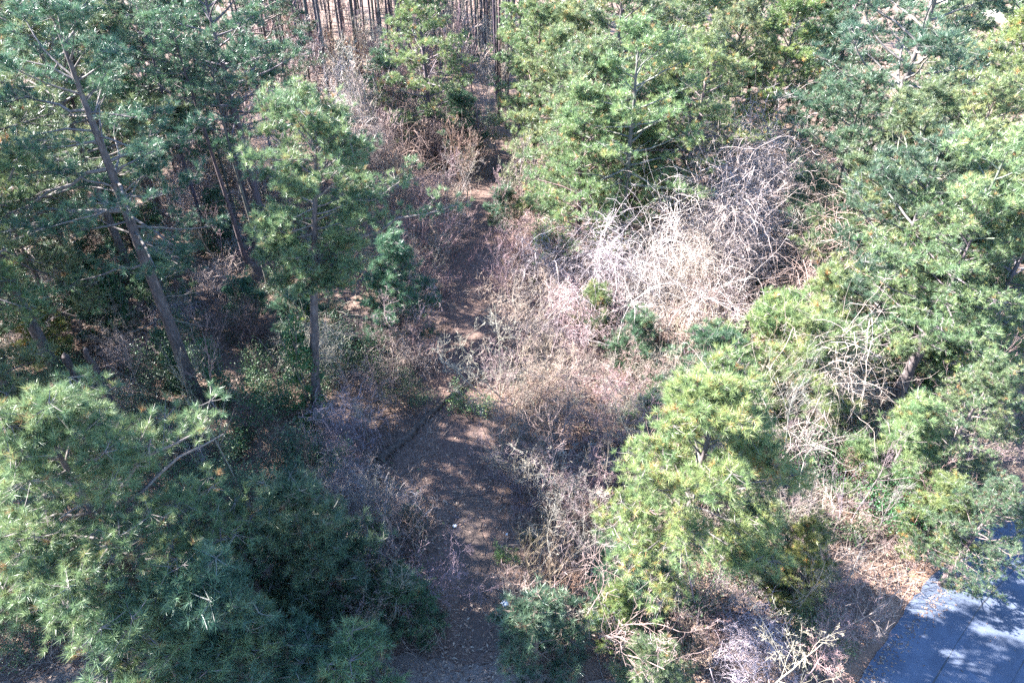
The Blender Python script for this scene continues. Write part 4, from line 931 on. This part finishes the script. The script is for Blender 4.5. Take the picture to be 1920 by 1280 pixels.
SAP = [
 ('left', 45, lambda px, py, x, y: (px < 830) & (py > 400) & (py < 980), (GREY, BROWN, PINK), 'thin bare sapling in the dim brush left of the trail', 'saplings left of the trail'),
 ('back', 80, lambda px, py, x, y: (px < 760) & (py > 230) & (py < 430), (GREY, PALE, PINK), 'thin pale sapling among the trunks behind the tallest pine', 'saplings behind the tallest pine'),
 ('right', 30, lambda px, py, x, y: (px > 940) & (py > 400) & (py < 1000), (PALE, PINK, GREY), 'thin bare sapling in the thicket and wood right of the trail', 'saplings right of the trail'),
 ('rim', 40, lambda px, py, x, y: (py > 300) & (dist_poly(x, y, TRAIL) < 4.0), (GREY, PINK, BROWN), 'thin bare sapling at the edge of the trail', 'saplings along the trail'),
 ('road', 20, lambda px, py, x, y: (px > 1270) & (py > 850), (GREY, PINK), 'thin bare sapling in the roadside brush', 'saplings beside the road'),
 ('far', 85, lambda px, py, x, y: (px > 420) & (px < 960) & (py < 280), (PINK, GREY, PALE), 'thin bare sapling between the trunks of the far stand', 'saplings in the far stand'),
]
for zn, n, test, cols, lab, grp in SAP:
    made = []
    for k, q in enumerate(scatter(n, test, rng, power=1.6 if zn not in ('far', 'back') else 0.7)):
        c = cols[rng.integers(len(cols))]
        o = place(PR['thin%d' % rng.integers(1, 3) if q[1] > 46 else 'sapling%d' % rng.integers(1, 4)], 'bare_sapling', base_at(q), lab, 'sapling', grp, rng.uniform(0, 6.28), rng.uniform(0.55, 1.15)*(1.5 if zn in ('far', 'back') else 1), (1, 1, 1), jit(c, rng, 0.12), tuple(rng.normal(0, 0.09, 2)))
        made.append((o, tone_of(c), 6.5))
    tell_apart(made, 'thin bare sapling')
made = []
for k, q in enumerate(scatter(150, lambda px, py, x, y: ((px < 860) & (py > 300)) | ((px > 1250) & (py > 380)), rng)):
    o = place(PR[('leafy2', 'leafy1', 'leafy2', 'leafy3')[k % 4]], 'evergreen_shrub', base_at(q), 'small evergreen briar bush in the understorey', 'shrub', 'evergreen bushes of the understorey',
          rng.uniform(0, 6.28), rng.uniform(0.6, 1.1), jit((0.95, 1.05, 1.0), rng, 0.2), (1, 1, 1)); made.append((o, ('glossy ', 'broad ', 'glossy ', 'tall ')[k % 4], 1.8))
tell_apart(made, 'evergreen briar bush')

# ------------------------------------------------------------------ ground cover that nobody could count
def cover_points(n, rng, clear=1.0, far=110, power=1.5):
    y = 8 + (far-8)*rng.random(n)**power; x = rng.uniform(-1, 1, n)*(y*0.74 + 14)
    d = dist_poly(x, y, TRAIL); keep = (d > clear*rng.uniform(0.6, 1.4, n)) & (road_side(x, y) < -0.6) & (dist_poly(x, y, TRACK) > 2.6*min(1, clear))
    return x[keep], y[keep]
rng = np.random.default_rng(31)
x, y = cover_points(150000, rng, 1.5)                               # dead stems and grass
pn = np.sin(x*0.5 + 1)*np.sin(y*0.43) + 0.5*np.sin(x*1.3 - y*0.9); k = pn > rng.uniform(-1.3, 1.0, len(x)); x, y = x[k], y[k]
P = grow(np.column_stack([x, y, gz(x, y)]), np.column_stack([rng.normal(0, 0.5, (len(x), 2)), np.ones(len(x))]), rng.uniform(0.25, 1.5, len(x)), 4, 0.22, -0.03, rng)
g = Geo().add(*ribbons(P, np.tile(np.array([[0.012, 0.010, 0.008, 0.005]]), (len(x), 1)), rng))
o = tag(link('undergrowth', g.mesh('undergrowth', M['vine']), None, (0.62, 0.55, 0.52)), kind='stuff')
rng = np.random.default_rng(32)
x, y = cover_points(150000, rng, 0.12, 80, 1.3)                    # fallen leaves and straw
k = rng.random(len(x)) < np.clip(0.55 + 0.5*np.sin(x*0.8)*np.sin(y*0.7 + 1), 0.12, 1); x, y = x[k], y[k]
g = Geo(); leaves(g, np.column_stack([x, y, gz(x, y) + 0.045 + rng.uniform(0, 0.05, len(x))]), rng.uniform(0.05, 0.11, len(x)), rng.random(len(x)), rng, 2.5)
tag(link('fallen_leaves', g.mesh('fallen_leaves', M['fallen'], False)), kind='stuff')
rng = np.random.default_rng(33)
x, y = cover_points(90000, rng, 2.0, 95)                           # low green briar and honeysuckle, in patches
pn = np.sin(x*0.33 + 4)*np.sin(y*0.29 + 2) + 0.6*np.sin(x*0.9 + y*0.6); k = pn > rng.uniform(0.0, 1.2, len(x)); x, y = x[k], y[k]
h = rng.random(len(x))**1.5*0.9
g = Geo(); leaves(g, np.column_stack([x, y, gz(x, y) + 0.06 + h]), rng.uniform(0.05, 0.09, len(x)), np.clip(rng.normal(0.5, 0.2, len(x)), 0, 1), rng, 1.0)
tag(link('ground_cover', g.mesh('ground_cover', M['leaf'], False), None, (0.9, 0.95, 0.9)), kind='stuff')
rng = np.random.default_rng(34)
x, y = cover_points(7000, rng, 0.3, 70)                            # sticks on the forest floor
a = rng.uniform(0, 6.28, len(x))
P = grow(np.column_stack([x, y, gz(x, y) + 0.05]), np.column_stack([np.cos(a), np.sin(a), rng.normal(0.05, 0.08, len(a))]), rng.uniform(0.2, 1.6, len(x))**1.3, 5, 0.12, 0, rng)
P[:, :, 2] = np.maximum(P[:, :, 2], gz(P[:, :, 0], P[:, :, 1]) + 0.03)
tag(link('fallen_twigs', Geo().add(*tubes(P, rng.uniform(0.006, 0.02, len(x))[:, None]*np.linspace(1, 0.5, 5)[None], 4)).mesh('fallen_twigs', M['limb'])), kind='stuff')
rng = np.random.default_rng(35)                                    # straw and leaves blown on the tarmac edge
s_ = rng.uniform(-14, 30, 2600); w_ = np.abs(rng.normal(0, 0.35, 2600)) - 0.15 + (rng.random(2600) < 0.12)*rng.uniform(0, 6, 2600)
q_ = RA[None] + rd[None]*s_[:, None] + rn[None]*w_[:, None]
g = Geo(); leaves(g, np.column_stack([q_, gz(q_[:, 0], q_[:, 1]) + 0.095]), rng.uniform(0.03, 0.07, 2600), rng.random(2600), rng, 4.0)
tag(link('blown_leaves', g.mesh('blown_leaves', M['fallen'], False)), kind='stuff')
tri = sum(len(m.loops) - 2*len(m.polygons) for m in bpy.data.meshes); print('TRIANGLES', tri, 'OBJECTS', len(bpy.data.objects))
